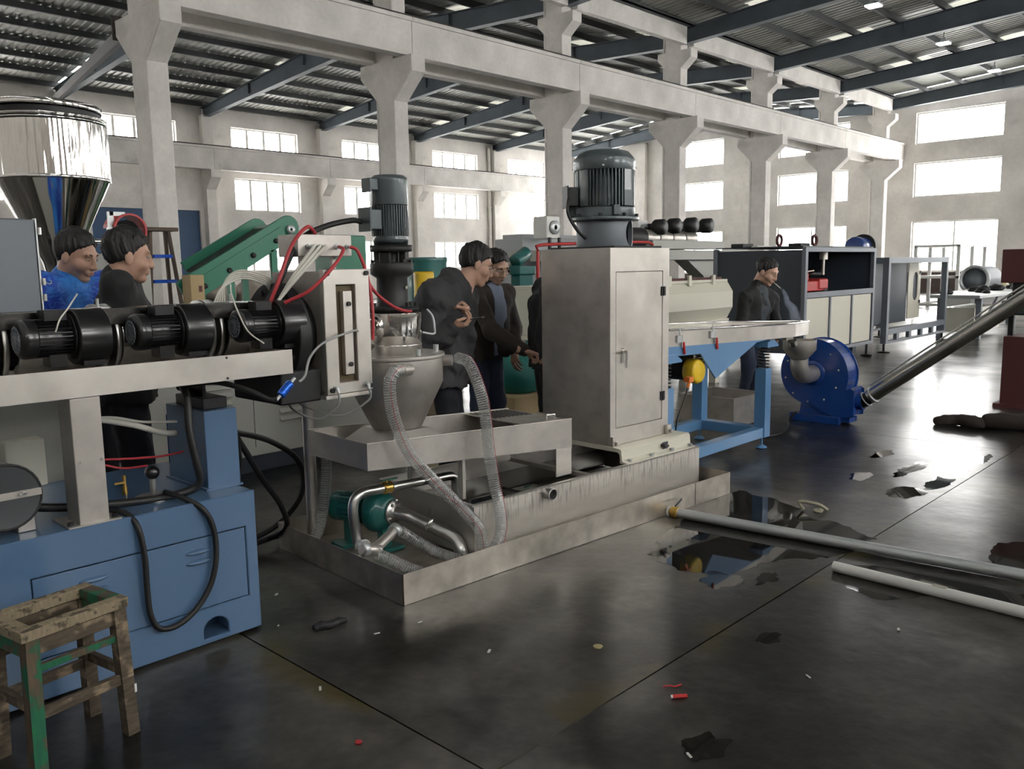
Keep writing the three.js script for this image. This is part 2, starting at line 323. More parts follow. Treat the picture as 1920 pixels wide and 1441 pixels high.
// concrete columns with double corbels, carrying crane beams on both sides
{
  const h = .29;
  const prof = [[ZC - h, 0], [ZC + h, 0], [ZC + h, 5.3], [ZC + .93, 5.86], [ZC + .93, 6.21], [ZC + h, 6.21], [ZC + h, 7.76], [ZC + .66, 8.06], [ZC + .66, 8.32], [ZC + h, 8.32], [ZC + h, 9.04],
    [ZC - h, 9.04], [ZC - h, 8.32], [ZC - .6, 8.32], [ZC - .6, 8.1], [ZC - h, 7.8], [ZC - h, 6.21], [ZC - .93, 6.21], [ZC - .93, 5.92], [ZC - h, 5.3]];
  const say = ['out of view', 'out of view', 'out of view', 'behind the two men at the extruder', 'behind the pelletiser motor', 'left of the cabinet motor', 'fourth from the left, beside the cabinet motor', 'fifth from the left, above the slate enclosure', 'sixth from the left', 'last one against the gable wall'];
  let c0;
  for (let k = 3; k < 10; k++) {
    const x = XB[k];
    const c = c0 ? dup(c0, [x, 0, 0], 0) : thing('concrete_column', '', 'column', [x, 0, 0]);
    tag(c, `whitewashed concrete column with corbels, ${say[k]}`, 'column', 'columns between the aisles');
    if (!c0) { obj('shaft', extX(prof, -.2, .2, .012), M.concrete, c); obj('downpipe', [cy(V(-.12, .05, ZC - .36), V(-.12, 8.9, ZC - .36), .06), ...[1.5, 3.5, 5, 7].map((y) => bb(-.2, -.04, y, y + .04, ZC - .36, ZC - .28))], M.concrete, c); c0 = c; }
    // crane beams and the eaves beam of the bay that starts here
    const e = k < 9 ? XB[k + 1] : 43.15, a = x + .006, b = e - .006, bay = ['', '', '', 'above the left men', 'above the pelletiser', 'above the bent man', 'above the cabinet motor', 'over the slate enclosure', 'nearest the gable wall', 'stub at the gable wall'][k];
    for (const s of [1, -1]) {
      const z = ZC + s * .58, t = thing(s > 0 ? 'crane_beam' : 'rear_crane_beam', `whitewashed concrete crane beam, ${s > 0 ? 'front' : 'rear'} side, ${bay}`, 'beam', [0, 0, 0], 0, s > 0 ? 'front crane beams' : 'rear crane beams');
      obj('beam_web', bb(a, b, 6.215, 6.95, z - .13, z + .16, .01), M.concrete, t); obj('beam_flange', bb(a, b, 6.951, 7.04, z - .2, z + .2, .008), M.concrete, t);
      obj('crane_rail', [bb(a, b, 7.041, 7.06, z - .05, z + .05), bb(a, b, 7.06, 7.11, z - .012, z + .012), bb(a, b, 7.11, 7.13, z - .03, z + .03)], M.rail, t);
      const cl = []; for (let i = 0; i < 10; i++) cl.push(bb(a + .3 + i * .58, a + .34 + i * .58, 7.041, 7.075, z - .15, z + .15)); if (k < 9) obj('rail_clip', cl, M.rail, t);
    }
    if (k < 9) { const t = thing('eaves_beam', `whitewashed concrete beam under the roof valley, ${bay}`, 'beam', [0, 0, 0], 0, 'valley beams'); obj('beam_body', bb(x + .2, e - .2, 8.45, 9.03, ZC + .3, ZC + .52, .01), M.concrete, t); }
    // left wall: pilaster with corbel, crane beam on it
    const p = thing('wall_pilaster', `whitewashed pilaster with small corbel on the far left wall, ${['', '', '', 'left of the blue door', 'left edge of the blue door', 'right of the blue door', 'second right of the blue door', 'third right of the blue door', 'fourth right of the blue door', 'in the far corner'][k]}`, 'pilaster', [XW[k], 0, ZL], 0, 'pilasters of the far left wall');
    if (k < 10) obj('shaft', extX([[.002, 0], [.35, 0], [.35, 5.1], [.85, 5.6], [.85, 5.93], [.35, 5.93], [.35, 8.3], [.002, 8.3]], -.24, k === 9 ? .1 : .24, .01), M.plaster, p);
    if (k < 9) {
      const t = thing('wall_crane_beam', `whitewashed concrete crane beam along the far left wall, ${['', '', '', 'behind the stainless hopper', 'over the blue door', 'over the first lower window', 'behind the pelletiser column', 'over the bent man', 'in the far corner'][k]}`, 'beam', [0, 0, 0], 0, 'crane beams of the far left wall');
      const a = XW[k] + .006, b = XW[k + 1] - .006; obj('beam_web', bb(a, b, 5.94, 6.83, ZL + .45, ZL + .75, .01), M.concrete, t); obj('beam_flange', bb(a, b, 6.831, 6.92, ZL + .37, ZL + .83), M.concrete, t); obj('crane_rail', bb(a, b, 6.921, 7.0, ZL + .57, ZL + .63), M.rail, t);
    }
  }
  // pilasters on the gable wall
  for (const [z, n] of [[-30.2, 'between the two far window columns'], [-23.2, 'behind the fourth column'], [-9.4, 'at the right edge of the picture']]) {
    const p = thing('gable_pilaster', `whitewashed pilaster on the gable wall, ${n}`, 'pilaster', [X1, 0, z], 0, 'gable pilasters'); obj('shaft', bb(-.25, -.002, 0, 8.6, -.3, .3, .01), M.plaster, p);
  }
}
{ // steel brace from the first column across to the far wall
  const t = thing('diagonal_brace', 'dark steel brace slanting from the first column towards the far wall above the hopper', 'brace'), a = V(XB[3] - .1, 6.0, ZC - 1.03), b = V(12.45, 8.1, ZL + .36), d = b.clone().sub(a), L = d.length(), q = new THREE.Quaternion().setFromUnitVectors(V(1, 0, 0), d.clone().normalize());
  const pl = (w, h, y, z) => bx(L, h, w, L / 2, y, z).applyQuaternion(q).translate(a.x, a.y, a.z);
  obj('web', pl(.012, .22, 0, 0), M.rail, t); obj('flange', pl(.12, .012, .11, .06), M.rail, t); obj('flange', pl(.12, .012, -.11, .06), M.rail, t);
  obj('gusset_plate', bx(.3, .45, .02, a.x + .02, a.y + .1, a.z + .02), M.rail, t);
}
// high-bay lamps
for (const [x, n] of [[25.5, 'nearest'], [31.55, 'middle'], [37.5, 'farthest']]) {
  const t = thing('high_bay_lamp', `lit square high-bay lamp under the roof, ${n} of three`, 'lamp', [x, 8.62, -10.0], 0, 'lit high-bay lamps');
  obj('suspension_rod', cy(V(0, .2, 0), V(0, roofY(-10) - 8.62 - .2, 0), .012), M.rail, t);
  obj('housing', [bx(.4, .05, .4, 0, .1, 0, .01), bx(.16, .12, .16, 0, .18, 0, .01)], M.galvanised, t);
  const em = P([1, 1, 1], { roughness: .5 }); em.emissive = new THREE.Color().setRGB(1, .97, .98); em.emissiveIntensity = 14;
  obj('lamp_face', bx(.36, .03, .36, 0, .055, 0, .005), em, t);
  const l = new THREE.RectAreaLight(new THREE.Color().setRGB(1, .97, .98), 30, .36, .36); l.position.set(x, 8.65, -10); l.rotation.x = -PI / 2; scene.add(l);
}
// ================================================================ the extruder
{ // blue machine base
  const t = at('extruder_bed', 'long glossy blue sheet-steel extruder base on the left, with louvred access panel', 'machine base', [.4, 0, -3.68]);
  const arch = []; for (let i = 0; i <= 12; i++) { const a = PI - i / 12 * PI; arch.push([1.597 + .055 * Math.cos(a), .066 + .05 * Math.sin(a)]); }
  const hole = [[1.542, .034], ...arch, [1.652, .034]];
  obj('body', [bb(-1.2, 1.803, .012, .618, -4.1, -3.4), bb(-1.2, 1.52, .012, .6, -3.4, -3.286), bb(1.52, 1.782, .14, .6, -3.4, -3.286), bb(1.67, 1.782, .012, .14, -3.4, -3.286), bb(1.52, 1.67, .012, .03, -3.4, -3.286), ext(poly(rect(-1.2, 1.805, .012, .62), [hole, rect(.917, 1.754, .165, .472)]), .025, .004).translate(0, 0, -3.285), bb(-1.2, 1.805, .6, .62, -4.1, -3.27, .006), bb(1.782, 1.805, .012, .61, -4.1, -3.285)], M.baseBlue, t);
  obj('footing', bb(-1.15, 1.77, 0, .012, -4.05, -3.32), M.dark, t);
  const p = obj('access_panel', bb(.921, 1.750, .169, .468, -3.29, -3.261, .003), M.baseBlue, t);
  for (const [x, y] of [[1.54, .414], [1.54, .372], [1.128, .414], [1.128, .372]]) obj('louvre', sph(.012, x, y, -3.262, 4.6, .95, 1.7, 20, 10), M.baseBlue, p);
  const q = obj('access_panel', bb(-.9, .86, .169, .468, -3.29, -3.261, .003), M.baseBlue, t);
}
{ // pedestal box on the base
  const t = at('machine_pedestal', 'upright light blue steel box standing on the right end of the extruder base', 'pedestal', [1.745, .62, -3.58]);
  obj('body', bb(1.67, 1.82, .621, .962, -3.76, -3.40, .004), M.baseBlue, t);
  obj('foot_flange', bb(1.655, 1.823, .621, .629, -3.775, -3.385), M.baseBlue, t);
  obj('top_bracket', [bb(1.69, 1.8, .963, 1.01, -3.7, -3.44, .004), bb(1.72, 1.735, 1.01, 1.1, -3.68, -3.5)], M.castIron, t);
  const u = at('blue_motor_box', 'dark blue steel box half hidden behind the light blue pedestal', 'box', [1.95, 0, -3.95]);
  obj('body', bb(1.86, 2.02, 0.02, .84, -4.2, -3.78, .006), M.fanBlue, u); obj('foot', bb(1.84, 2.04, 0, .02, -4.2, -3.78), M.fanBlue, u);
}
{ // stainless post and channel
  const t = at('support_post', 'square stainless post on the extruder base under the long channel', 'post', [1.155, .62, -3.34]);
  obj('post', bb(1.102, 1.21, .622, 1.098, -3.40, -3.275, .004), M.steelDull, t);
  obj('base_plate', bb(1.06, 1.25, .621, .627, -3.44, -3.262), M.steelDull, t);
  for (const x of [1.118, 1.196]) obj('bolt', hexBolt(V(x, .86, -3.275), V(0, 0, 1), .006, .004), M.polished, t);
  for (const [x, z] of [[1.075, -3.29], [1.235, -3.29]]) obj('bolt', hexBolt(V(x, .627, z), V(0, 1, 0), .011, .012), M.castIron, t);
  const c = at('support_channel', 'long brushed stainless channel carrying the barrel cooling fans', 'channel', [.4, 1.1, -3.5]);
  obj('front_web', bb(-1.2, 2.03, 1.1, 1.205, -3.276, -3.27), M.steel, c);
  obj('bottom', bb(-1.2, 2.03, 1.1, 1.106, -3.76, -3.276), M.steelDull, c); obj('rear_web', bb(-1.2, 2.03, 1.1, 1.205, -3.766, -3.76), M.steelDull, c);
  obj('end_plate', bb(2.024, 2.03, 1.106, 1.2, -3.76, -3.276), M.steel, c);
  for (const [x, y] of [[1.72, 1.195], [1.72, 1.11]]) obj('screw', hexBolt(V(x, y, -3.27), V(0, 0, 1), .005, .003), M.castIron, c);
}
{ // barrel with polished covers
  const t = at('extruder_barrel', 'extruder barrel in mirror-polished stainless covers with flange rings', 'barrel', [1, 1.2, -3.62]);
  const Y = 1.285, Z = -3.62;
  obj('core', cy(V(-1.2, Y, Z), V(2.2, Y, Z), .085), M.castIron, t);
  for (const [a, b] of [[-.6, .1], [.16, .55], [.6, .955], [1.02, 1.31], [1.40, 1.76], [1.86, 2.14]])
    obj('barrel_cover', latheX([[.1, 0], [.122, 0], [.125, .006], [.125, b - a - .006], [.122, b - a], [.1, b - a]], a, Y, Z, 48), M.polished, t);
  for (const x of [.965, 1.325, 1.335 + .035, 1.775, 1.815]) obj('flange_ring', latheX([[.08, 0], [.136, 0], [.14, .004], [.14, .016], [.136, .02], [.08, .02]], x, Y, Z, 48), M.pipeSteel, t);
  obj('wiring_duct', bb(-.8, 2.09, 1.345, 1.41, -3.57, -3.49, .003), M.duct, t);
  for (const x of [1.29, 1.86]) obj('duct_bracket', [bb(x, x + .06, 1.411, 1.416, -3.58, -3.48), cy(V(x + .03, 1.41, -3.52), V(x + .03, 1.45, -3.52), .006)], M.pipeSteel, t);
}
// black barrel fans
{
  const mk = () => {
    const t = thing('barrel_cooling_fan', '', 'blower fan', [0, 0, 0]);
    const fins = [latheX([[.0, 0], [.058, 0], [.062, .006], [.062, .125], [0, .125]], -.135, 0, 0, 36)];
    for (let i = 0; i < 30; i++) { const a = i / 30 * 2 * PI; fins.push(rot(bx(.112, .012, .0032, -.07, .066, 0), a, 0, 0)); }
    obj('motor_body', fins, M.blackPaint, t);
    obj('motor_cowl', latheX([[.03, -.002], [.055, 0], [.069, .01], [.073, .022], [.073, .052], [.066, .06], [0, .06]], -.185, 0, 0, 36), M.blackPaint, t);
    const gr = [torus(.045, .0022, -.187, 0, 0, 'x'), torus(.03, .0022, -.187, 0, 0, 'x'), torus(.015, .0022, -.187, 0, 0, 'x')];
    for (let i = 0; i < 8; i++) { const a = i / 8 * PI; gr.push(rot(bx(.003, .1, .003, -.187, 0, 0), a, 0, 0)); }
    obj('cowl_grille', gr, M.panelGrey, t);
    obj('scroll_housing', [latheX([[0, 0], [.098, 0], [.106, .006], [.106, .112], [.1, .118], [0, .118]], 0, 0, 0, 48), bb(.01, .108, -.03, .03, -.18, -.09)], M.blackPaint, t);
    obj('front_flange', latheX([[.06, 0], [.085, 0], [.085, .008], [.06, .008]], -.009, 0, 0, 36), M.blackPaint, t);
    obj('terminal_box', bb(-.098, -.018, .062, .104, -.035, .035, .004), M.castIron, t);
    obj('mounting_foot', [bb(-.09, -.03, -.105, -.055, -.04, .04), bb(.02, .1, -.108, -.09, -.06, .06)], M.blackPaint, t);
    return t;
  };
  const f0 = mk(); f0.position.set(1.175, 1.313, -3.42); tag(f0, 'glossy black barrel cooling fan, first from the left in front of the blue-jacket man', 'blower fan', 'barrel cooling fans');
  dup(f0, [1.585, 1.313, -3.42], 0, 'glossy black barrel cooling fan, middle one below the stepladder');
  dup(f0, [2.03, 1.311, -3.42], 0, 'glossy black barrel cooling fan, third one beside the square die head');
}
{ // adaptor flange and die head
  const t = at('die_head', 'big square steel screen-changer head with slotted bright front plate', 'die head', [2.34, .96, -3.5]);
  obj('body', bb(2.22, 2.47, .985, 1.54, -3.72, -3.315, .006), M.steelDull, t);
  const fp = obj('front_plate', ext(poly(rect(2.218, 2.474, .975, 1.55), [rect(2.287, 2.392, 1.028, 1.478)]), .03, .003).translate(0, 0, -3.318), M.steel, t);
  obj('bottom_plate', bb(2.205, 2.465, .955, .974, -3.6, -3.285, .003), M.steel, t);
  obj('slot_back', bb(2.285, 2.395, 1.025, 1.48, -3.316, -3.312), P([.1, .075, .045], { roughness: .5, metalness: .6 }), t);
  const sb = obj('slide_bar', bb(2.319, 2.369, 1.062, 1.45, -3.312, -3.283, .003), M.steel, t);
  for (const y of [1.11, 1.39]) obj('bolt', cy(V(2.346, y, -3.284), V(2.346, y, -3.272), .011, .011, 12), M.castIron, sb);
  for (const [x, y] of [[2.238, 1.53], [2.455, 1.53], [2.24, .995], [2.456, .998]]) obj('bolt', cy(V(x, y, -3.29), V(x, y, -3.276), .011, .011, 12), M.castIron, t);
  for (const x of [2.258, 2.432]) obj('probe', [cy(V(x, 1.008, -3.29), V(x, 1.008, -3.262), .011), cy(V(x, 1.012, -3.27), V(x, .985, -3.262), .008)], M.galvanised, t);
  obj('adaptor_flange', [latheX([[.06, 0], [.235, 0], [.242, .008], [.242, .06], [.235, .068], [.06, .068]], 2.10, 1.25, -3.55, 56), latheX([[.06, 0], [.19, 0], [.19, .06], [.06, .06]], 2.168, 1.25, -3.55, 48)], M.castIron, t);
  for (let i = 0; i < 8; i++) { const a = i / 8 * 2 * PI + .3; obj('flange_bolt', hexBolt(V(2.1, 1.25 + .2 * Math.sin(a), -3.55 + .2 * Math.cos(a)), V(-1, 0, 0), .016, .016), M.castIron, t); }
  obj('lower_housing', bb(2.0, 2.215, .95, 1.1, -3.75, -3.33, .01), M.castIron, t);
  const jb = obj('junction_box', bb(2.20, 2.50, 1.61, 1.712, -3.62, -3.45, .004), M.steelDull, t);
  for (const x of [2.25, 2.275, 2.30, 2.33, 2.41, 2.47]) obj('cable_gland', [cy(V(x, 1.655, -3.45), V(x, 1.655, -3.437), .012, .012, 6), cy(V(x, 1.655, -3.437), V(x, 1.655, -3.42), .008)], M.galvanised, jb);
  for (const x of [2.26, 2.44]) obj('box_leg', bb(x, x + .02, 1.54, 1.61, -3.55, -3.53), M.steelDull, t);
}
// cables: each one thing
const cable = (name, label, pts, r, m, n = 48, group) => { const p0 = pts[0]; const o = at(name, label, 'cable', p0, group); obj('sheath', tube(pts, r, n, 8), m, o); return o; };
cable('red_cable', 'red cable arching over from the junction box top to the barrel', [[2.33, 1.72, -3.5], [2.26, 1.745, -3.46], [2.15, 1.66, -3.42], [2.06, 1.5, -3.4], [2.02, 1.40, -3.42]], .009, M.redCable);
cable('red_cable', 'red cable drooping from the junction box front to the third fan', [[2.41, 1.655, -3.425], [2.385, 1.635, -3.36], [2.27, 1.56, -3.28], [2.15, 1.46, -3.29], [2.06, 1.405, -3.36]], .0085, M.redCable);
cable('red_cable', 'red cable hanging down the right side of the square die head', [[2.47, 1.655, -3.425], [2.50, 1.63, -3.40], [2.515, 1.5, -3.35], [2.505, 1.35, -3.31], [2.50, 1.21, -3.31]], .0085, M.redCable);
cable('red_cable', 'red cable crossing in front of the black coupling to the polished drum', [[2.51, 1.5, -3.36], [2.58, 1.42, -3.36], [2.70, 1.355, -3.38], [2.80, 1.33, -3.4], [2.88, 1.335, -3.46]], .0085, M.redCable);
cable('black_cable', 'thick black cable rising from the barrel to the pelletiser motor terminal box', [[2.02, 1.40, -3.45], [2.10, 1.50, -3.46], [2.24, 1.68, -3.5], [2.42, 1.755, -3.55], [2.60, 1.79, -3.58], [2.655, 1.785, -3.58]], .014, M.blackRubber);
for (const [i, lb] of [[0, 'outer'], [1, 'middle'], [2, 'inner']]) cable('white_cable', `white sleeved wire from the junction box to the third fan, ${lb} one`, [[2.33 - i * .03, 1.655, -3.425], [2.31 - i * .03, 1.65, -3.40], [2.18 - i * .012, 1.54, -3.39 - i * .01], [2.06 + i * .006, 1.415, -3.41 - i * .008]], .008, M.whiteCable, 32, 'white wires at the junction box');
for (let i = 0; i < 5; i++) cable('white_wire', 'thin white wire of the bundle arching over the barrel behind the second fan', [[1.80 + i * .012, 1.415, -3.5], [1.84 + i * .01, 1.475 + i * .008, -3.5 - i * .01], [1.95, 1.515 + i * .009, -3.52], [2.06 + i * .008, 1.49 + i * .006, -3.53], [2.1, 1.46, -3.55]], .004, M.whiteCable, 32, 'white wire bundle over the barrel');
cable('white_wire', 'single white wire hanging in front of the third fan', [[1.86, 1.49, -3.46], [1.83, 1.45, -3.4], [1.835, 1.37, -3.36], [1.86, 1.29, -3.33], [1.93, 1.235, -3.33]], .0035, M.whiteCable, 32);
cable('white_wire', 'single white wire looping over the first fan', [[1.24, 1.47, -3.5], [1.16, 1.42, -3.38], [1.115, 1.385, -3.335], [1.095, 1.34, -3.33]], .003, M.whiteCable, 24);
cable('grey_cable', 'grey sensor cable from the slide bar of the die head down to a blue connector', [[2.385, 1.262, -3.27], [2.36, 1.268, -3.25], [2.27, 1.258, -3.22], [2.14, 1.225, -3.2], [2.06, 1.17, -3.18], [2.02, 1.10, -3.16], [1.985, 1.075, -3.152]], .0055, M.greyCable);
for (const [x, l] of [[2.258, 'left'], [2.432, 'right']]) cable('grey_cable', `grey thermocouple lead hanging from the ${l} probe of the die head`, [[x, .99, -3.262], [x, .93, -3.27], [x - (l === 'left' ? .05 : .1), .86, -3.36], [x - (l === 'left' ? .1 : .2), .9, -3.5], [2.18, .96, -3.56]], .005, M.greyCable, 32);
{
  const t = at('blue_connector', 'bright blue anodised cable connector hanging under the channel end', 'connector', [1.9, 1.02, -3.15]);
  const a = V(1.888, 1.028, -3.15), d = V(.075, .068, 0).normalize();
  obj('body', latheAt([[0, 0], [.015, 0], [.019, .004], [.019, .02], [.017, .022], [.019, .024], [.019, .042], [.017, .044], [.019, .046], [.019, .066], [.014, .074], [0, .074]], a, d), M.blueAluminium, t);
  obj('cable_clip', [cy(a.clone().addScaledVector(d, -.025), a, .007), cy(a.clone().addScaledVector(d, .074), a.clone().addScaledVector(d, .1), .007)], M.galvanised, t);
}
cable('black_cable', 'black cable sagging under the channel towards the blue connector', [[1.60, 1.085, -3.42], [1.72, 1.085, -3.36], [1.80, 1.05, -3.24], [1.85, 1.012, -3.17], [1.875, 1.015, -3.152]], .012, M.blackRubber);
cable('black_cable', 'thick black cable looping down the front of the blue pedestal', [[1.62, 1.09, -3.5], [1.60, 1.04, -3.40], [1.585, .9, -3.36], [1.60, .76, -3.35], [1.615, .68, -3.36], [1.58, .645, -3.38], [1.45, .632, -3.40], [1.3, .64, -3.42], [1.1, .66, -3.46], [.95, .69, -3.5]], .0165, M.blackRubber, 90);
cable('black_hose', 'black hose loop hanging over the front of the blue base', [[1.22, .64, -3.40], [1.275, .63, -3.30], [1.30, .575, -3.245], [1.312, .45, -3.235], [1.312, .33, -3.235], [1.318, .22, -3.235], [1.35, .155, -3.235], [1.42, .145, -3.235], [1.50, .185, -3.235], [1.57, .27, -3.235], [1.602, .38, -3.235], [1.60, .5, -3.238], [1.565, .59, -3.245], [1.51, .64, -3.3], [1.47, .66, -3.38]], .0115, M.blackRubber, 140);
for (const [i, pts, lb] of [
  [0, [[1.64, 1.06, -3.55], [1.82, .96, -3.6], [2.02, .72, -3.75], [2.18, .5, -3.85], [2.34, .3, -3.95], [2.44, .12, -4.1], [2.3, .03, -4.25], [2.05, .02, -4.3]], 'steep one from the channel'],
  [1, [[1.84, .83, -3.62], [2.0, .78, -3.75], [2.3, .66, -3.95], [2.52, .5, -4.05], [2.56, .3, -4.1], [2.45, .12, -4.2], [2.25, .03, -4.3]], 'one that crosses under the trough'],
  [2, [[1.83, .86, -3.6], [1.93, .8, -3.66], [1.99, .66, -3.72], [2.0, .45, -3.8], [2.05, .25, -3.95], [2.2, .1, -4.1], [2.5, .04, -4.25]], 'one beside the pedestal']])
  cable('black_power_cable', `thick black power cable drooping to the floor, ${lb}`, pts, .0155, M.blackRubber, 80);
{ // vent drum with glass lid, gauge, lever, small valve on the base
  const t = at('vent_drum', 'round steel vent drum with clear lid on the blue base, left edge', 'drum', [.875, .62, -3.45]);
  obj('shell', latheZ([[.0, 0], [.108, 0], [.108, .2], [.1, .2], [.1, .02], [0, .02]], .875, .773, -3.52, 40), M.steelDull, t);
  obj('lid', latheZ([[0, 0], [.112, 0], [.118, .004], [.118, .014], [.112, .018], [0, .018]], .875, .773, -3.318, 40), P([.07, .075, .08], { roughness: .12, metalness: .3 }), t);
  obj('lid_rim', torus(.116, .005, .875, .773, -3.302), M.castIron, t);
  obj('wing_bolt', [cy(V(.93, .78, -3.305), V(.93, .78, -3.28), .006), bb(.915, .945, .777, .783, -3.285, -3.28)], M.galvanised, t);
  obj('crossbar', bb(.76, .99, .765, .79, -3.3, -3.295), M.steelDull, t);
  for (const x of [.82, .95]) obj('foot', bb(x - .03, x + .03, .621, .68, -3.5, -3.36, .004), M.steelDull, t);
  const g = at('pressure_gauge', 'small white-faced pressure gauge with black knob above the vent drum', 'gauge', [.85, .88, -3.4]);
  obj('stem', cy(V(.855, .885, -3.41), V(.855, 1.0, -3.41), .012), M.castIron, g); obj('knob', sph(.018, .855, 1.0, -3.41), M.blackPaint, g);
  obj('dial', latheZ([[0, 0], [.028, 0], [.028, .02], [.024, .024], [0, .024]], .862, .92, -3.40, 24), M.white, g);
  const l = at('ball_lever', 'black ball knob on a short steel rod beside the pedestal', 'lever', [1.46, .62, -3.46]);
  obj('plate', extY(circ(1.46, 3.46, .075, 28), .621, .63), M.steelDull, l); obj('rod', cy(V(1.46, .63, -3.46), V(1.46, .71, -3.46), .013), M.pipeSteel, l); obj('ball_knob', sph(.029, 1.46, .73, -3.46), M.blackPaint, l);
  obj('bolt', hexBolt(V(1.5, .63, -3.44), V(0, 1, 0), .01, .012), M.castIron, l);
  const v = at('brass_valve', 'small brass ball valve standing on the blue base', 'valve', [1.345, .62, -3.46]);
  obj('pipe', cy(V(1.345, .621, -3.46), V(1.345, .665, -3.46), .007), M.pipeSteel, v); obj('body', [cy(V(1.345, .66, -3.46), V(1.345, .695, -3.46), .012, .012, 8), cy(V(1.345, .69, -3.46), V(1.345, .74, -3.46), .0075)], M.brass, v); obj('handle', bb(1.305, 1.35, .708, .716, -3.464, -3.452), M.brass, v);
  cable('white_cable_bundle', 'twisted white cable bundle with blue clamp behind the stainless post', [[1.24, .965, -3.62], [1.32, .955, -3.6], [1.45, .915, -3.6], [1.58, .86, -3.62], [1.66, .84, -3.66]], .013, M.whiteCable);
  cable('white_cable_bundle', 'thinner white cable above the twisted bundle', [[1.26, .968, -3.6], [1.38, .955, -3.6], [1.5, .92, -3.6], [1.66, .895, -3.64]], .006, M.whiteCable);
  const k = at('blue_clamp', 'round blue and white cable gland behind the stainless post', 'gland', [1.23, .965, -3.62]); obj('ring', latheX([[0, 0], [.026, 0], [.026, .03], [0, .03]], 1.225, .967, -3.61), M.bluePlastic, k); obj('nut', latheX([[0, 0], [.02, 0], [.016, .03], [0, .03]], 1.256, .966, -3.61), M.white, k);
  const c = at('white_gland', 'round white cable gland low behind the stainless post', 'gland', [1.24, .8, -3.6]); obj('ring', latheX([[0, 0], [.02, 0], [.022, .02], [.014, .03], [0, .03]], 1.235, .80, -3.58), M.white, c);
  cable('red_wire', 'thin red wire running from the white gland to the pedestal', [[1.26, .80, -3.58], [1.4, .785, -3.55], [1.55, .765, -3.58], [1.68, .76, -3.62]], .005, M.redCable); cable('red_wire', 'thin red wire drooping behind the brass valve', [[1.26, .795, -3.58], [1.33, .765, -3.56], [1.39, .745, -3.56], [1.5, .73, -3.6]], .005, M.redCable);
}
{ // electrical cabinet behind
  const t = at('electrical_cabinet', 'grey-doored electrical cabinet with silver edge at the far left', 'cabinet', [.4, 0, -4.3]);
  obj('body', bb(-.8, 1.43, .0, 1.36, -4.62, -4.16, .006), M.cabGrey, t);
  obj('upper_body', bb(-.8, 1.29, 1.361, 1.79, -4.55, -4.16, .006), M.panelGrey, t);
  const d = obj('door', bb(-.6, 1.312, 1.385, 1.785, -4.158, -4.13, .006), M.panelGrey, t);
  obj('door_edge', [bb(1.312, 1.318, 1.38, 1.79, -4.16, -4.125), bb(-.6, .98, 1.786, 1.792, -4.16, -4.125)], M.galvanised, t);
  for (const y of [1.43, 1.5, 1.72]) obj('hinge', cy(V(1.325, y, -4.12), V(1.325, y + .03, -4.12), .008), M.pipeSteel, t);
  const w = obj('socket_box', bb(1.09, 1.25, .62, .83, -4.158, -4.06, .006), M.cream, t);
}
{ // stainless hopper with wrinkled film
  const X = 2.035, Z = -6.0, t = at('stainless_hopper', 'tall mirror-bright stainless material hopper with conical bottom at top left', 'hopper', [X, 0, Z]);
  const wr = (g, amp) => { const p = g.attributes.position; for (let i = 0; i < p.count; i++) { const x = p.getX(i) - X, z = p.getZ(i) - Z, r = Math.hypot(x, z); if (r < .05) continue; const a = Math.atan2(z, x) / (2 * PI) + .5, y = p.getY(i); const k = 1 + amp * (fbm(a * 64, y * 1.3, 64, 3, 55) - .5) + amp * .6 * (fbm(a * 150, y * 2.5, 150, 2, 57) - .5); p.setX(i, X + x * k); p.setZ(i, Z + z * k); } g.computeVertexNormals(); return g; };
  const smooth = (prof, seg) => { const g = new THREE.LatheGeometry(prof.map(([a, b]) => new THREE.Vector2(a, b)), seg); g.translate(X, 0, Z); wr(g, .055); return fin(g); };
  const side = []; for (let i = 0; i <= 20; i++) side.push([.336, 2.145 + .335 * i / 20]);
  obj('cylinder', smooth(side, 360), M.polished, t);
  obj('cone', lathe([[.08, 1.52], [.1, 1.62], [.338, 2.14]], X, 0, Z, 64), M.polished, t);
  obj('lower_band', lathe([[.33, 2.128], [.345, 2.13], [.345, 2.15], [.33, 2.152]], X, 0, Z, 64), M.polished, t);
  for (const y of [2.482, 2.505]) obj('rim_band', lathe([[.33, y], [.346, y + .003], [.346, y + .015], [.33, y + .018]], X, 0, Z, 64), M.polished, t);
  obj('inner_wall', lathe([[.326, 2.2], [.326, 2.53]], X, 0, Z, 64), M.castIron, t);
  obj('lid', rot(lathe([[0, 2.575], [.315, 2.56], [.32, 2.575], [.32, 2.6], [.305, 2.605], [0, 2.62]], X, 0, Z, 64), 0, 0, -.02, V(X, 2.58, Z)), M.polished, t);
  obj('lid_skirt', lathe([[.305, 2.52], [.305, 2.565]], X, 0, Z, 48), M.castIron, t);
  for (const [a, b] of [[-1, -1], [1, -1], [1, 1], [-1, 1]]) obj('stand_leg', bb(X + a * .3 - .03, X + a * .3 + .03, 0, 1.55, Z + b * .3 - .03, Z + b * .3 + .03), M.castIron, t);
  obj('outlet', cy(V(X, 1.1, Z), V(X, 1.53, Z), .08), M.castIron, t);
  obj('brace', [bb(X - .3, X + .3, 1.0, 1.06, Z - .33, Z - .27), bb(X - .3, X + .3, 1.0, 1.06, Z + .27, Z + .33), bb(X - .33, X - .27, 1.0, 1.06, Z - .27, Z + .27), bb(X + .27, X + .33, 1.0, 1.06, Z - .27, Z + .27)], M.castIron, t);
}
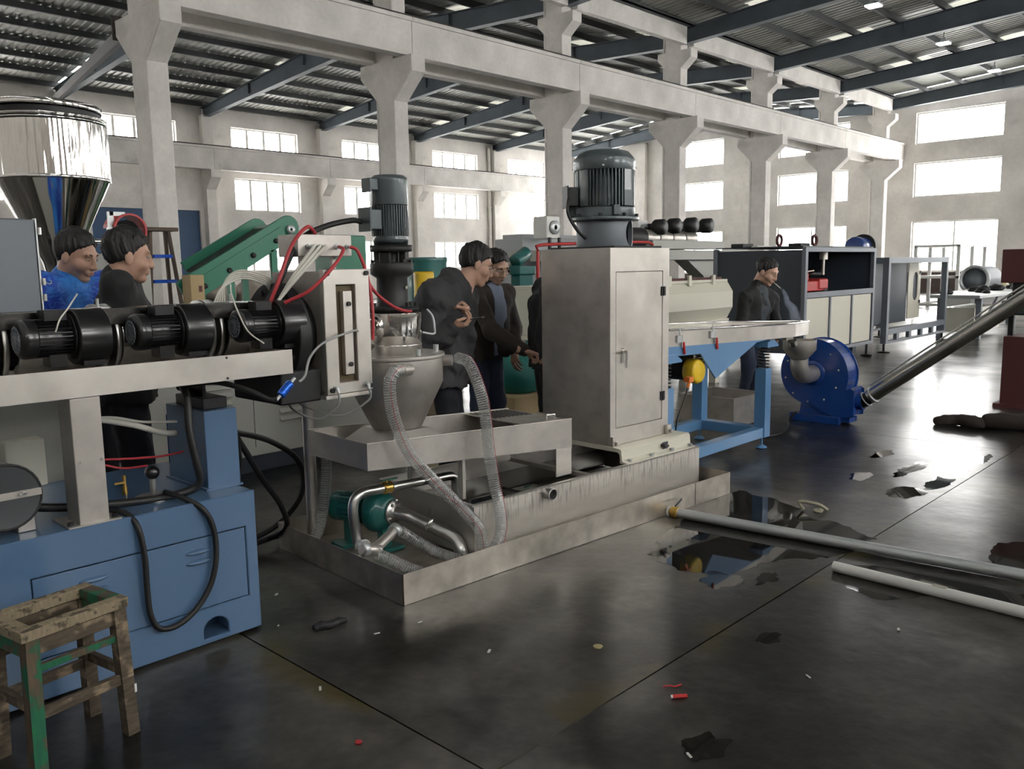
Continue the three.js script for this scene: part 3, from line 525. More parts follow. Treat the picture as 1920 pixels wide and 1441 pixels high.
{ // louvred cream cabinet behind the head
  const t = at('louvred_cabinet', 'beige louvred machine cabinet on a dark plinth behind the die head', 'cabinet', [3.6, 0, -6.2]);
  obj('body', bb(2.35, 4.75, .13, .9, -6.6, -5.9, .008), M.cabGrey, t); obj('plinth', bb(2.37, 4.73, 0, .13, -6.58, -5.93), M.slate, t);
  for (const x of [3.02, 3.62]) for (let i = 0; i < 8; i++) { const y = .38 + i * .06; obj('louvre', extX([[-5.9, y + .03], [-5.875, y], [-5.88, y - .005], [-5.9, y - .005]], x - .1, x + .1), M.cabGrey, t); }
  obj('door_seam', [bb(3.3, 3.304, .2, .85, -5.9, -5.898), bb(2.75, 2.754, .2, .85, -5.9, -5.898)], M.dark, t);
}
// ================================================================ the pelletising skid
const tRuns = tex(512, 1, (u, v) => {                                   // water marks that have run down the tank sheet
  const s = fbm(u * 130, v * 3, 130, 3, 611), reach = fbm(u * 40, .5, 40, 2, 641); const k = .97 - .2 * sstep(.52, .72, s) * sstep(.2 + reach * .6, .7 + reach * .35, v) - .1 * fbm(u * 8, v * 8, 8, 4, 651);
  return [k, k * .985, k * .96];
}, true);
const tTray = tex(512, 1.4, (u, v) => { const k = .8 + .36 * (fbm(u * 7, v * 7, 7, 5, 701) - .5) + .2 * (fbm(u * 22, v * 22, 22, 4, 731) - .5); return [k, k * .975, k * .94]; }, true);
tRuns.repeat.set(1, 1 / .315);
M.traySteel = P([.76, .74, .70], { metalness: .9, roughness: 1, roughnessMap: re(tSteelRough, 1.3), map: tTray });
M.tankSteel = P([.74, .72, .70], { metalness: .7, roughness: .45, map: tRuns });
const sheetBox = (a0, a1, y0, y1, b0, b1, t) => ({ front: bb(a0, a1, y0, y1, b1 - t, b1), back: bb(a0, a1, y0, y1, b0, b0 + t), left: bb(a0, a0 + t, y0, y1, b0 + t, b1 - t), right: bb(a1 - t, a1, y0, y1, b0 + t, b1 - t), bottom: bb(a0 + t, a1 - t, y0, y0 + t, b0 + t, b1 - t) });
{
  const t = atU('drip_tray', 'shallow stainless drip tray on the wet floor under the pelletising skid', 'tray', [1.35, 0, -.6]);
  const s = sheetBox(0, 2.715, .002, .152, -1.18, 0, .004);
  for (const k of ['front', 'back', 'left', 'right', 'bottom']) obj(`${k}_sheet`, s[k], M.traySteel, t);
  obj('weld_seam', bb(-.002, .003, .002, .152, -.003, .002), P([.1, .07, .05], { metalness: .8, roughness: .6 }), t);
  obj('sheet_joint', bb(2.31, 2.313, .005, .15, 0, .0015), M.castIron, t);
}
{
  const t = atU('water_tank', 'long open stainless water tank with run marks inside the drip tray', 'tank', [1.62, 0, -.62]);
  const s = sheetBox(.61, 2.64, .03, .312, -1.05, -.2, .004);
  for (const k of ['front', 'back', 'left', 'right', 'bottom']) obj(`${k}_sheet`, s[k], k === 'front' ? M.tankSteel : M.steelDull, t);
  obj('rim', [bb(.6, 2.645, .306, .314, -.225, -.2), bb(.6, 2.645, .306, .314, -1.055, -1.03), bb(.6, .625, .306, .314, -1.03, -.225), bb(2.62, 2.645, .306, .314, -1.03, -.225)], M.steelDull, t);
  obj('crossbar', bb(1.54, 1.58, .28, .305, -1.03, -.226), M.steelDull, t);
  obj('drain_spout', [cy(V(1.151, .275, -.205), V(1.151, .275, -.15), .032, .032, 24, true), torus(.032, .004, 1.151, .275, -.15), cy(V(1.151, .275, -.205), V(1.151, .275, -.152), .027, .027, 24, true)], M.pipeSteel, t);
  obj('spout_bore', latheZ([[0, 0], [.027, 0]], 1.151, .275, -.17), M.dark, t);
  for (const [a, b] of [[.7, -.3], [2.55, -.3], [.7, -.95], [2.55, -.95]]) obj('foot', bb(a - .03, a + .03, .006, .03, b - .03, b + .03), M.castIron, t);
  const w = atU('tank_water', 'still dark water filling the open tank', 'water', [1.62, .18, -.62]); obj('surface', bb(.616, 2.634, .175, .18, -1.044, -.206), P([.02, .02, .018], { roughness: .04 }), w);
}
{ // sloping trough under the pelletiser
  const t = atU('collecting_trough', 'shallow sloping stainless trough under the conical pelletiser hopper', 'trough', [.75, .3, -.58]);
  const q = (a) => -.0455 * (a - .03);
  const side = [[.03, .585], [1.47, .475], [1.47, .648], [.03, .717]];
  obj('front_sheet', ext(side, .004).translate(0, 0, -.304), M.steelDull, t); obj('rear_sheet', ext(side, .004).translate(0, 0, -.854), M.steelDull, t);
  obj('left_sheet', bb(.03, .034, .585, .717, -.85, -.304), M.steelDull, t);
  obj('right_sheet', bb(1.466, 1.47, .475, .62, -.85, -.304), M.steelDull, t);
  obj('bottom_sheet', ext([[.034, .586], [1.466, .476], [1.466, .482], [.034, .592]], .546).translate(0, 0, -.85), M.steelDull, t);
  obj('rolled_edge', [cy(V(.03, .717, -.302), V(1.47, .648, -.302), .004, .004, 8), cy(V(.03, .717, -.852), V(1.47, .648, -.852), .004, .004, 8)], M.steel, t);
  const hump = []; { const A = [[.16, .6, -.84], [.72, .57, -.84], [.72, .57, -.31], [.16, .6, -.31]], B = [[.3, .712, -.74], [.52, .712, -.74], [.52, .712, -.45], [.3, .712, -.45]]; const pos = []; const quad = (a, b, c, d) => pos.push(...a, ...b, ...c, ...a, ...c, ...d);
    for (let i = 0; i < 4; i++) quad(A[i], A[(i + 1) % 4], B[(i + 1) % 4], B[i]); quad(B[0], B[1], B[2], B[3]); const g = new THREE.BufferGeometry(); g.setAttribute('position', new THREE.Float32BufferAttribute(pos, 3)); g.computeVertexNormals(); hump.push(g); }
  obj('discharge_cone_skirt', hump, M.steelDull, t);
  obj('screen_cover', [ext([[1.1, .655], [1.466, .638], [1.466, .644], [1.1, .661]], .54).translate(0, 0, -.848)], M.steelDull, t);
  for (let i = 0; i < 9; i++) obj('screen_slot', bb(1.13 + i * .036, 1.145 + i * .036, .656 - i * .0017, .6615 - i * .0017, -.84, -.6), M.dark, t);
  obj('handle', [cy(V(1.38, .65, -.42), V(1.38, .668, -.42), .004), cy(V(1.45, .645, -.42), V(1.45, .665, -.42), .004), cy(V(1.38, .668, -.42), V(1.45, .665, -.42), .004)], M.polished, t);
  for (const [a, y1] of [[.645, .55], [.645, .54]].slice(0, 1)) obj('leg', bb(a, a + .02, .315, .54, -.37, -.33), M.tankSteel, t);
  obj('leg', bb(.645, .665, .315, .54, -.83, -.79), M.tankSteel, t);
  obj('leg', bb(1.34, 1.47, .315, .486, -.312, -.304), M.tankSteel, t); obj('leg', bb(1.34, 1.47, .315, .486, -.85, -.842), M.tankSteel, t);
  const d = atU('bent_plate', 'small bent stainless bracket leaning against the cabinet side', 'bracket', [1.6, .5, -.5]);
  obj('plate', ext([[1.474, .655], [1.58, .60], [1.6, .5], [1.54, .5], [1.474, .6]], .1).translate(0, 0, -.6), M.steel, d);
}
{ // underwater pelletiser: cone, drum, coupling lantern, motor - one upright assembly
  const X = 2.82, Z = -3.55;
  const t = at('vertical_pelletiser', 'upright pelletiser with polished drum and conical stainless outlet hopper', 'pelletiser', [X, .72, Z]);
  obj('outlet_cone', lathe([[.13, .715], [.135, .72], [.252, .955], [.252, 1.085], [.246, 1.085], [.246, .957], [.13, .73]], X, 0, Z, 64), M.steelDull, t);
  obj('cone_lid', lathe([[0, 1.086], [.262, 1.086], [.264, 1.09], [.264, 1.102], [.262, 1.106], [0, 1.106]], X, 0, Z, 64), M.steelDull, t);
  for (const a of [.4, 1.7, 3, 4.6]) obj('lid_stud', cy(V(X + .23 * Math.cos(a), 1.106, Z + .23 * Math.sin(a)), V(X + .23 * Math.cos(a), 1.14, Z + .23 * Math.sin(a)), .015), M.galvanised, t);
  obj('drum', lathe([[0, 1.107], [.147, 1.107], [.147, 1.318], [.143, 1.322], [0, 1.322]], X, 0, Z, 64), M.polished, t);
  obj('drum_seam', [lathe([[.1472, 1.15], [.1492, 1.152], [.1492, 1.156], [.1472, 1.158]], X, 0, Z, 48)], M.polished, t);
  obj('die_neck', latheX([[0, 0], [.1, 0], [.1, .1], [.085, .17], [0, .17]], 2.475, 1.215, Z, 40), M.polished, t);
  obj('drum_handle', tube([[X + .13, 1.21, Z + .08], [X + .19, 1.2, Z + .1], [X + .215, 1.23, Z + .08], [X + .22, 1.29, Z + .06], [X + .19, 1.33, Z + .05]], .006, 24), M.galvanised, t);
  const L = obj('coupling_lantern', [lathe([[0, 1.323], [.135, 1.323], [.135, 1.352], [.083, 1.356], [.08, 1.50], [.11, 1.52], [.112, 1.575], [.085, 1.58], [.02, 1.58]], X, 0, Z, 48),
    lathe([[.085, 1.632], [.108, 1.636], [.11, 1.668], [.06, 1.668]], X, 0, Z, 48), ...[0, 1, 2, 3].map((i) => rot(bb(X + .06, X + .088, 1.58, 1.635, Z - .025, Z + .025), 0, i * PI / 2 + .5, 0, V(X, 0, Z))), cy(V(X, 1.58, Z), V(X, 1.64, Z), .04)], M.castIron, t);
  for (let i = 0; i < 8; i++) { const a = i / 8 * 2 * PI; obj('flange_bolt', hexBolt(V(X + .12 * Math.cos(a), 1.352, Z + .12 * Math.sin(a)), V(0, 1, 0), .011, .022), M.castIron, L); obj('flange_bolt', hexBolt(V(X + .099 * Math.cos(a), 1.576, Z + .099 * Math.sin(a)), V(0, 1, 0), .009, .018), M.castIron, L); }
  obj('oil_plug', cy(V(X + .02, 1.45, Z + .075), V(X + .022, 1.45, Z + .09), .009), M.polished, L);
  const fins = [lathe([[0, 1.67], [.088, 1.67], [.092, 1.7], [.083, 1.71], [.083, 1.872], [0, 1.872]], X, 0, Z, 40)];
  for (let i = 0; i < 44; i++) fins.push(rot(bb(X + .08, X + .096, 1.715, 1.868, Z - .0028, Z + .0028), 0, i / 44 * 2 * PI, 0, V(X, 0, Z)));
  const m = obj('motor', fins, M.motorGrey, t);
  obj('fan_cowl', lathe([[0, 2.022], [.078, 2.02], [.094, 2.008], [.096, 1.995], [.096, 1.872], [.09, 1.872]], X, 0, Z, 48), M.motorGrey, m);
  obj('terminal_box', [bb(X - .155, X - .085, 1.745, 1.845, Z - .045, Z + .045, .006), bb(X - .165, X - .155, 1.735, 1.855, Z - .05, Z + .05, .003)], M.motorGrey, m);
  obj('terminal_box', [bb(X - .14, X - .09, 1.94, 2.0, Z - .03, Z + .03, .006), bb(X - .148, X - .14, 1.93, 2.0, Z - .035, Z + .035, .003)], M.motorGrey, m);
  obj('link_cable', tube([[X - .115, 1.94, Z + .02], [X - .12, 1.9, Z + .03], [X - .13, 1.85, Z + .03]], .005, 16), M.blackRubber, m);
  // inlet and outlet stubs for the hoses
  obj('hose_stub', [cy(V(2.72, 1.045, -3.31), V(2.555, 1.058, -3.255), .03, .03, 20)], M.steelDull, t);
  obj('hose_stub', [cy(V(3.03, 1.045, -3.55), V(3.12, 1.05, -3.43), .03, .03, 20)], M.steelDull, t);
  obj('hose_clamp', torus(.033, .005, 2.57, 1.056, -3.26, 'x'), M.polished, t);
}
// transparent reinforced hoses
function hose(label, pts, r = .032, stripe = null) {
  const o = atU('reinforced_hose', label, 'hose', pts[0], 'transparent reinforced hoses'), c = cv(pts), len = c.getLength();
  obj('hose_wall', fin(new THREE.TubeGeometry(c, 90, r, 18, false)), M.hose, o);
  const turns = Math.round(len / .0125), n = turns * 10, fr = c.computeFrenetFrames(400), h = [];
  for (let i = 0; i <= n; i++) { const s = i / n, k = Math.min(400, Math.round(s * 400)), p = c.getPointAt(s), a = s * turns * 2 * PI; h.push(p.addScaledVector(fr.normals[k], Math.cos(a) * r * .93).addScaledVector(fr.binormals[k], Math.sin(a) * r * .93)); }
  class Poly extends THREE.Curve { getPoint(t, o = new THREE.Vector3()) { const f = t * (h.length - 1), i = Math.min(h.length - 2, Math.floor(f)); return o.lerpVectors(h[i], h[i + 1], f - i); } }
  const pos = [], idx = []; for (let i = 0; i <= n; i++) { const p = h[i], q = h[Math.min(n, i + 1)], o2 = h[Math.max(0, i - 1)], d = q.clone().sub(o2).normalize(), cpt = c.getPointAt(i / n), nn = p.clone().sub(cpt).normalize(), bnn = d.clone().cross(nn); for (let j = 0; j < 3; j++) { const a = j / 3 * 2 * PI; const v = p.clone().addScaledVector(nn, Math.cos(a) * .0019).addScaledVector(bnn, Math.sin(a) * .0019); pos.push(v.x, v.y, v.z); } if (i < n) for (let j = 0; j < 3; j++) { const a = i * 3 + j, b = i * 3 + (j + 1) % 3; idx.push(a, b, a + 3, b, b + 3, a + 3); } }
  const g = new THREE.BufferGeometry(); g.setAttribute('position', new THREE.Float32BufferAttribute(pos, 3)); g.setIndex(idx); g.computeVertexNormals();
  obj('spiral_wire', fin(g), M.hoseWire, o);
  if (stripe) { const line = []; for (let i = 0; i <= 60; i++) { const s = i / 60, k = Math.round(s * 400), p = c.getPointAt(s), a = stripe; line.push(p.addScaledVector(fr.normals[k], Math.cos(a) * (r + .0005)).addScaledVector(fr.binormals[k], Math.sin(a) * (r + .0005))); } obj('red_stripe', tube(line, .0012, 80, 5), M.redCable, o); }
}
hose('transparent reinforced hose curving down from the cone front into the drip tray', [[.20, 1.07, -.235], [.155, 1.062, -.222], [.118, 1.02, -.215], [.112, .94, -.21], [.134, .823, -.205], [.205, .66, -.2], [.36, .48, -.19], [.50, .325, -.16], [.575, .21, -.12], [.575, .1, -.1], [.53, .05, -.1], [.45, .04, -.12]], .031, 2.2);
hose('transparent reinforced hose dropping from the cone right side past the trough', [[.70, 1.07, -.42], [.70, 1.05, -.33], [.69, .96, -.25], [.71, .82, -.22], [.728, .6, -.21], [.75, .42, -.2], [.745, .27, -.15], [.70, .16, -.1], [.62, .08, -.09], [.52, .05, -.1]], .031, 4.0);
hose('transparent reinforced hose hanging behind the trough at the left', [[.19, .56, -.95], [.185, .42, -.95], [.165, .28, -.95], [.13, .15, -.95], [.09, .07, -.95]], .03);
hose('transparent reinforced hose leaving the pump towards the tray front', [[.27, .215, -.40], [.35, .15, -.37], [.43, .085, -.3], [.5, .05, -.22], [.57, .045, -.16]], .028);
hose('transparent reinforced hose at the very front corner of the drip tray', [[.06, .165, -.3], [.12, .13, -.27], [.2, .075, -.2], [.28, .045, -.14], [.36, .04, -.12]], .028, 1.2);
{ // teal pump with pipework
  const t = atU('water_pump', 'teal water pump with steel pipe manifold in the left end of the drip tray', 'pump', [.36, .006, -.72]);
  const d = V(.37, 0, .93).normalize(), p0 = V(.26, .235, -1.0), at_ = (s) => p0.clone().addScaledVector(d, s);
  obj('motor', [latheAt([[0, 0], [.07, 0], [.082, .012], [.082, .06], [.074, .064], [.074, .2], [.085, .205], [.085, .22], [0, .22]], p0, d, 36)], M.teal, t);
  for (let i = 0; i < 18; i++) { const a = i / 18 * 2 * PI, n = V(0, 1, 0), s = d.clone().cross(n); const r = n.multiplyScalar(Math.cos(a)).addScaledVector(s, Math.sin(a)); const g = cy(at_(.075).addScaledVector(r, .078), at_(.195).addScaledVector(r, .078), .004, .004, 6); if (!i) t.userData.tmp = []; t.userData.tmp.push(g); }
  obj('cooling_fins', t.userData.tmp, M.teal, t).userData.kind = 'stuff'; delete t.userData.tmp;
  obj('volute', [latheAt([[.06, 0], [.105, .01], [.118, .03], [.118, .075], [.105, .095], [.08, .12], [.07, .14], [0, .14]], at_(.24), d, 40)], M.teal, t);
  obj('bearing_frame', latheAt([[.05, 0], [.06, .03], [.05, .05]], at_(.205), d), M.teal, t);
  const fl = obj('suction_flange', latheAt([[0, 0], [.068, 0], [.07, .004], [.07, .016], [.05, .02], [.04, .03], [0, .03]], at_(.382), d, 36), M.pipeSteel, t);
  for (let i = 0; i < 4; i++) { const a = i / 4 * 2 * PI + .6, n = V(0, 1, 0).multiplyScalar(Math.cos(a)).addScaledVector(d.clone().cross(V(0, 1, 0)), Math.sin(a)); obj('bolt', hexBolt(at_(.398).addScaledVector(n, .055), d, .009, .012), M.pipeSteel, fl); }
  obj('foot', [bx(.16, .02, .12, .3, .02, -.93), bx(.05, .12, .05, .31, .09, -.93)], M.teal, t); obj('foot', [bx(.16, .02, .1, .4, .02, -.7), bx(.06, .1, .05, .39, .08, -.71)], M.teal, t);
  const s0 = at_(.40); obj('suction_pipe', tube([s0.toArray(), [s0.x + .03, s0.y - .01, s0.z + .06], [s0.x + .07, s0.y - .04, s0.z + .12], [.565, .13, -.34], [.575, .07, -.28], [.575, .02, -.27]], .036, 40, 16), M.pipeSteel, t);
  obj('pipe_clamp', [latheAt([[.037, 0], [.044, 0], [.044, .016], [.037, .016]], V(.49, .2, -.44), V(.5, -.5, .6)), bx(.02, .03, .012, .5, .255, -.44)], M.polished, t);
  const mp = obj('riser_pipe', [tube([[.14, .1, -.58], [.138, .2, -.6], [.125, .3, -.6], [.14, .365, -.6], [.19, .392, -.6], [.26, .393, -.6]], .027, 40, 14), cy(V(.25, .393, -.6), V(.33, .39, -.6), .027)], M.pipeSteel, t);
  obj('delivery_pipe', tube([[.36, .388, -.6], [.5, .384, -.6], [.68, .378, -.6], [.78, .374, -.6], [.81, .35, -.6], [.815, .3, -.6], [.815, .24, -.6]], .025, 40, 14), M.pipeSteel, t);
  const bv = obj('ball_valve', [latheX([[.02, 0], [.034, .004], [.034, .02], [.026, .024], [.034, .05], [.03, .06], [.02, .06]], .31, .39, -.6), cy(V(.34, .39, -.6), V(.34, .43, -.6), .01)], M.brass, t);
  obj('valve_handle', bx(.1, .008, .014, .36, .432, -.6), M.green, bv);
  obj('manifold_pipe', [cy(V(.0, .195, -.34), V(.1, .165, -.33), .028), cy(V(.07, .17, -.34), V(.26, .222, -.41), .026), cy(V(.14, .1, -.58), V(.1, .17, -.36), .028)], M.steelDull, t);
  obj('pipe_union', [latheX([[.02, 0], [.036, 0], [.036, .03], [.02, .03]], .005, .19, -.34), latheAt([[.02, 0], [.036, 0], [.036, .03], [.02, .03]], V(.235, .215, -.40), V(.9, .25, -.3))], M.galvanised, t);
  obj('white_tape_joint', cy(V(.136, .125, -.56), V(.128, .145, -.5), .031), M.white, t);
}
{ // pelletiser skid column leg behind the trough
  const t = at('steel_prop', 'grey steel post behind the trough carrying the die head', 'post', [2.56, 0, -4.0]);
  obj('post', cy(V(2.56, .01, -4.0), V(2.56, .97, -4.0), .032), M.steelDull, t); obj('foot_plate', bb(2.48, 2.64, 0, .012, -4.08, -3.92), M.steelDull, t);
}
{ // centrifugal dryer cabinet
  const s = atU('dryer_saddle', 'cream painted steel saddle with bolts carrying the stainless cabinet', 'machine base', [2.24, .314, -.62]);
  const pr = [[-.205, .3145], [-.205, .323], [-.235, .326], [-.245, .335], [-.25, .393], [-.26, .403], [-.27, .405], [-1.0, .405], [-1.012, .4], [-1.015, .39], [-1.02, .33], [-1.05, .323], [-1.05, .3145], [-1.0, .3145], [-.995, .38], [-.28, .38], [-.265, .37], [-.26, .3145]];
  obj('saddle', extX(pr, 1.87, 2.6), M.cream, s);
  for (const a of [1.92, 2.14, 2.36, 2.56]) obj('bolt', hexBolt(V(a, .323, -.22), V(0, 1, 0), .016, .018), M.galvanised, s);
  obj('nameplate', bb(2.29, 2.345, .34, .385, -.252, -.244), P([.02, .03, .05], { roughness: .4 }), s);
  obj('switch_knob', [cy(V(2.285, .367, -.25), V(2.285, .367, -.215), .014), bx(.04, .012, .012, 2.285, .367, -.21)], M.blackPaint, s);
  const t = atU('dryer_cabinet', 'tall brushed stainless centrifugal dryer cabinet with hinged front door', 'cabinet', [2.18, .406, -.65]);
  obj('body', bb(1.88, 2.485, .407, 1.655, -.95, -.362, .004), M.steelDull, t);
  obj('front_frame', ext(poly(rect(1.88, 2.485, .407, 1.655), [rect(1.935, 2.415, .515, 1.506)]), .012, .002).translate(0, 0, -.361), M.steel, t);
  const d = obj('door', bb(1.939, 2.411, .519, 1.502, -.361, -.3505, .002), M.steel, t);
  for (const y of [1.373, .674]) obj('hinge', [bb(2.395, 2.44, y - .03, y + .03, -.35, -.343), cy(V(2.418, y - .03, -.342), V(2.418, y + .03, -.342), .006)], M.castIron, d);
  obj('handle', [bb(1.985, 2.015, .93, 1.03, -.351, -.346, .002), cy(V(2.0, 1.005, -.347), V(2.0, 1.005, -.315), .01), bb(1.992, 2.008, .90, 1.01, -.325, -.312, .003), bb(1.96, 2.0, 1.0, 1.012, -.325, -.315)], M.polished, d);
  for (const a of [1.9, 2.47]) obj('corner_lug', [bb(a - .022, a + .022, .407, .47, -.35, -.325, .003), hexBolt(V(a, .42, -.31), V(0, 1, 0), .013, .02)], M.steel, t);
  obj('lid_plate', bb(1.95, 2.44, 1.655, 1.668, -.93, -.38, .003), M.castIron, t);
}
{ // motor on the dryer cabinet
  const A = 2.175, B = -.65, t = atU('dryer_motor', 'big grey finned electric motor standing on the stainless cabinet', 'motor', [A, 1.668, B]);
  const ev = new Evaluator(); ev.attributes = ['position', 'normal'];
  const shell = new THREE.LatheGeometry([[.155, 0], [.185, 0], [.185, .165], [.155, .165], [.155, 0]].map(([a, b]) => new THREE.Vector2(a, b)), 64); shell.translate(A, 1.669, B);
  const cut = new THREE.CylinderGeometry(.085, .085, .3, 40); cut.rotateX(PI / 2).scale(.62, .95, 1).translate(0, 0, .17).rotateY(.28).translate(A, 1.752, B);
  const cut2 = cut.clone().translate(-A, 0, -B).rotateY(PI).translate(A, 0, B);
  let r = ev.evaluate(new Brush(shell), new Brush(cut), SUBTRACTION); r = ev.evaluate(r, new Brush(cut2), SUBTRACTION);
  obj('lantern', fin(r.geometry.clone()), M.panelGrey, t);
  obj('shaft_coupling', [cy(V(A, 1.67, B), V(A, 1.83, B), .05), cy(V(A, 1.73, B), V(A, 1.76, B), .075)], M.pipeSteel, t);
  obj('flange', lathe([[.05, 1.834], [.225, 1.835], [.228, 1.84], [.228, 1.855], [.222, 1.86], [.2, 1.865], [.2, 1.915], [.19, 1.925], [0, 1.93]], A, 0, B, 56), M.motorGrey, t);
  for (let i = 0; i < 8; i++) { const a = i / 8 * 2 * PI + .2; obj('flange_bolt', hexBolt(V(A + .212 * Math.cos(a), 1.862, B + .212 * Math.sin(a)), V(0, 1, 0), .013, .016), M.castIron, t); }
  for (const a of [.5, 2.4, 4.2]) obj('lifting_lug', rot(bb(A + .19, A + .235, 1.865, 1.93, B - .02, B + .02, .004), 0, a, 0, V(A, 0, B)), M.motorGrey, t);
  const fins = [lathe([[.18, 1.92], [.178, 1.93], [.178, 2.16], [0, 2.16]], A, 0, B, 48)];
  for (let i = 0; i < 52; i++) if (i % 13 !== 0) fins.push(rot(bb(A + .172, A + .2, 1.928, 2.155, B - .004, B + .004), 0, i / 52 * 2 * PI, 0, V(A, 0, B))); else fins.push(rot(bb(A + .15, A + .2, 1.928, 2.155, B - .035, B + .035), 0, i / 52 * 2 * PI, 0, V(A, 0, B)));
  obj('stator_body', fins, M.motorGrey, t);
  obj('fan_cowl', lathe([[0, 2.288], [.12, 2.288], [.16, 2.275], [.19, 2.24], [.203, 2.225], [.203, 2.158], [.19, 2.156]], A, 0, B, 56), M.motorGrey, t);
  for (const a of [0, 1.57, 3.14, 4.71]) obj('cowl_screw', sph(.008, A + .203 * Math.cos(a + .9), 2.175, B + .203 * Math.sin(a + .9)), M.galvanised, t);
  obj('terminal_box', [rot(bb(A - .26, A - .19, 1.93, 2.05, B - .06, B + .06, .006), 0, -.55, 0, V(A, 0, B)), rot(bb(A - .27, A - .26, 1.92, 2.06, B - .065, B + .065, .003), 0, -.55, 0, V(A, 0, B))], M.castIron, t);
  obj('supply_cable', tube([[A - .19, 1.98, B - .12], [A - .26, 1.97, B - .08], [A - .285, 1.88, B - .06], [A - .25, 1.78, B - .02], [A - .185, 1.72, B + .0]], .011, 30), M.blackRubber, t);
}
// ================================================================ vibrating screen, blower, conveying duct
{
  const t = at('screen_stand', 'light blue square-tube stand of the vibrating screen with levelling feet', 'stand', [5.9, 0, -3.65]);
  const x0 = 5.08, x1 = 6.55;
  for (const [x, z] of [[x0, -3.36], [x1, -3.36], [x0, -3.96], [x1, -3.96]]) {
    obj('post', bb(x - .05, x + .05, .1, .68, z - .05, z + .05, .005), M.lightBlue, t);
    obj('levelling_foot', [cy(V(x, .012, z), V(x, .13, z), .01), lathe([[0, 0], [.045, .001], [.045, .012], [.016, .03], [0, .03]], x, 0, z, 20)], M.lightBlue, t);
  }
  obj('rail', bb(x0 - .05, x1 - .051, .1, .185, -3.41, -3.32, .005), M.lightBlue, t); obj('rail', bb(x0 - .05, x1 - .051, .1, .185, -4.0, -3.91, .005), M.lightBlue, t);
  obj('rail', bb(x1 - .05, x1 + .05, .101, .184, -3.905, -3.415, .005), M.lightBlue, t); obj('rail', bb(x0 - .05, x0 + .05, .101, .184, -3.905, -3.415, .005), M.lightBlue, t);
  for (const [x, z] of [[x0, -3.36], [x1, -3.36], [x0, -3.96], [x1, -3.96]]) {
    const pts = []; for (let i = 0; i <= 96; i++) { const a = i / 96 * 6.5 * 2 * PI; pts.push([x + .042 * Math.cos(a), .684 + .17 * i / 96, z + .042 * Math.sin(a)]); }
    obj('coil_spring', tube(pts, .007, 200, 6), M.castIron, t);
  }
}
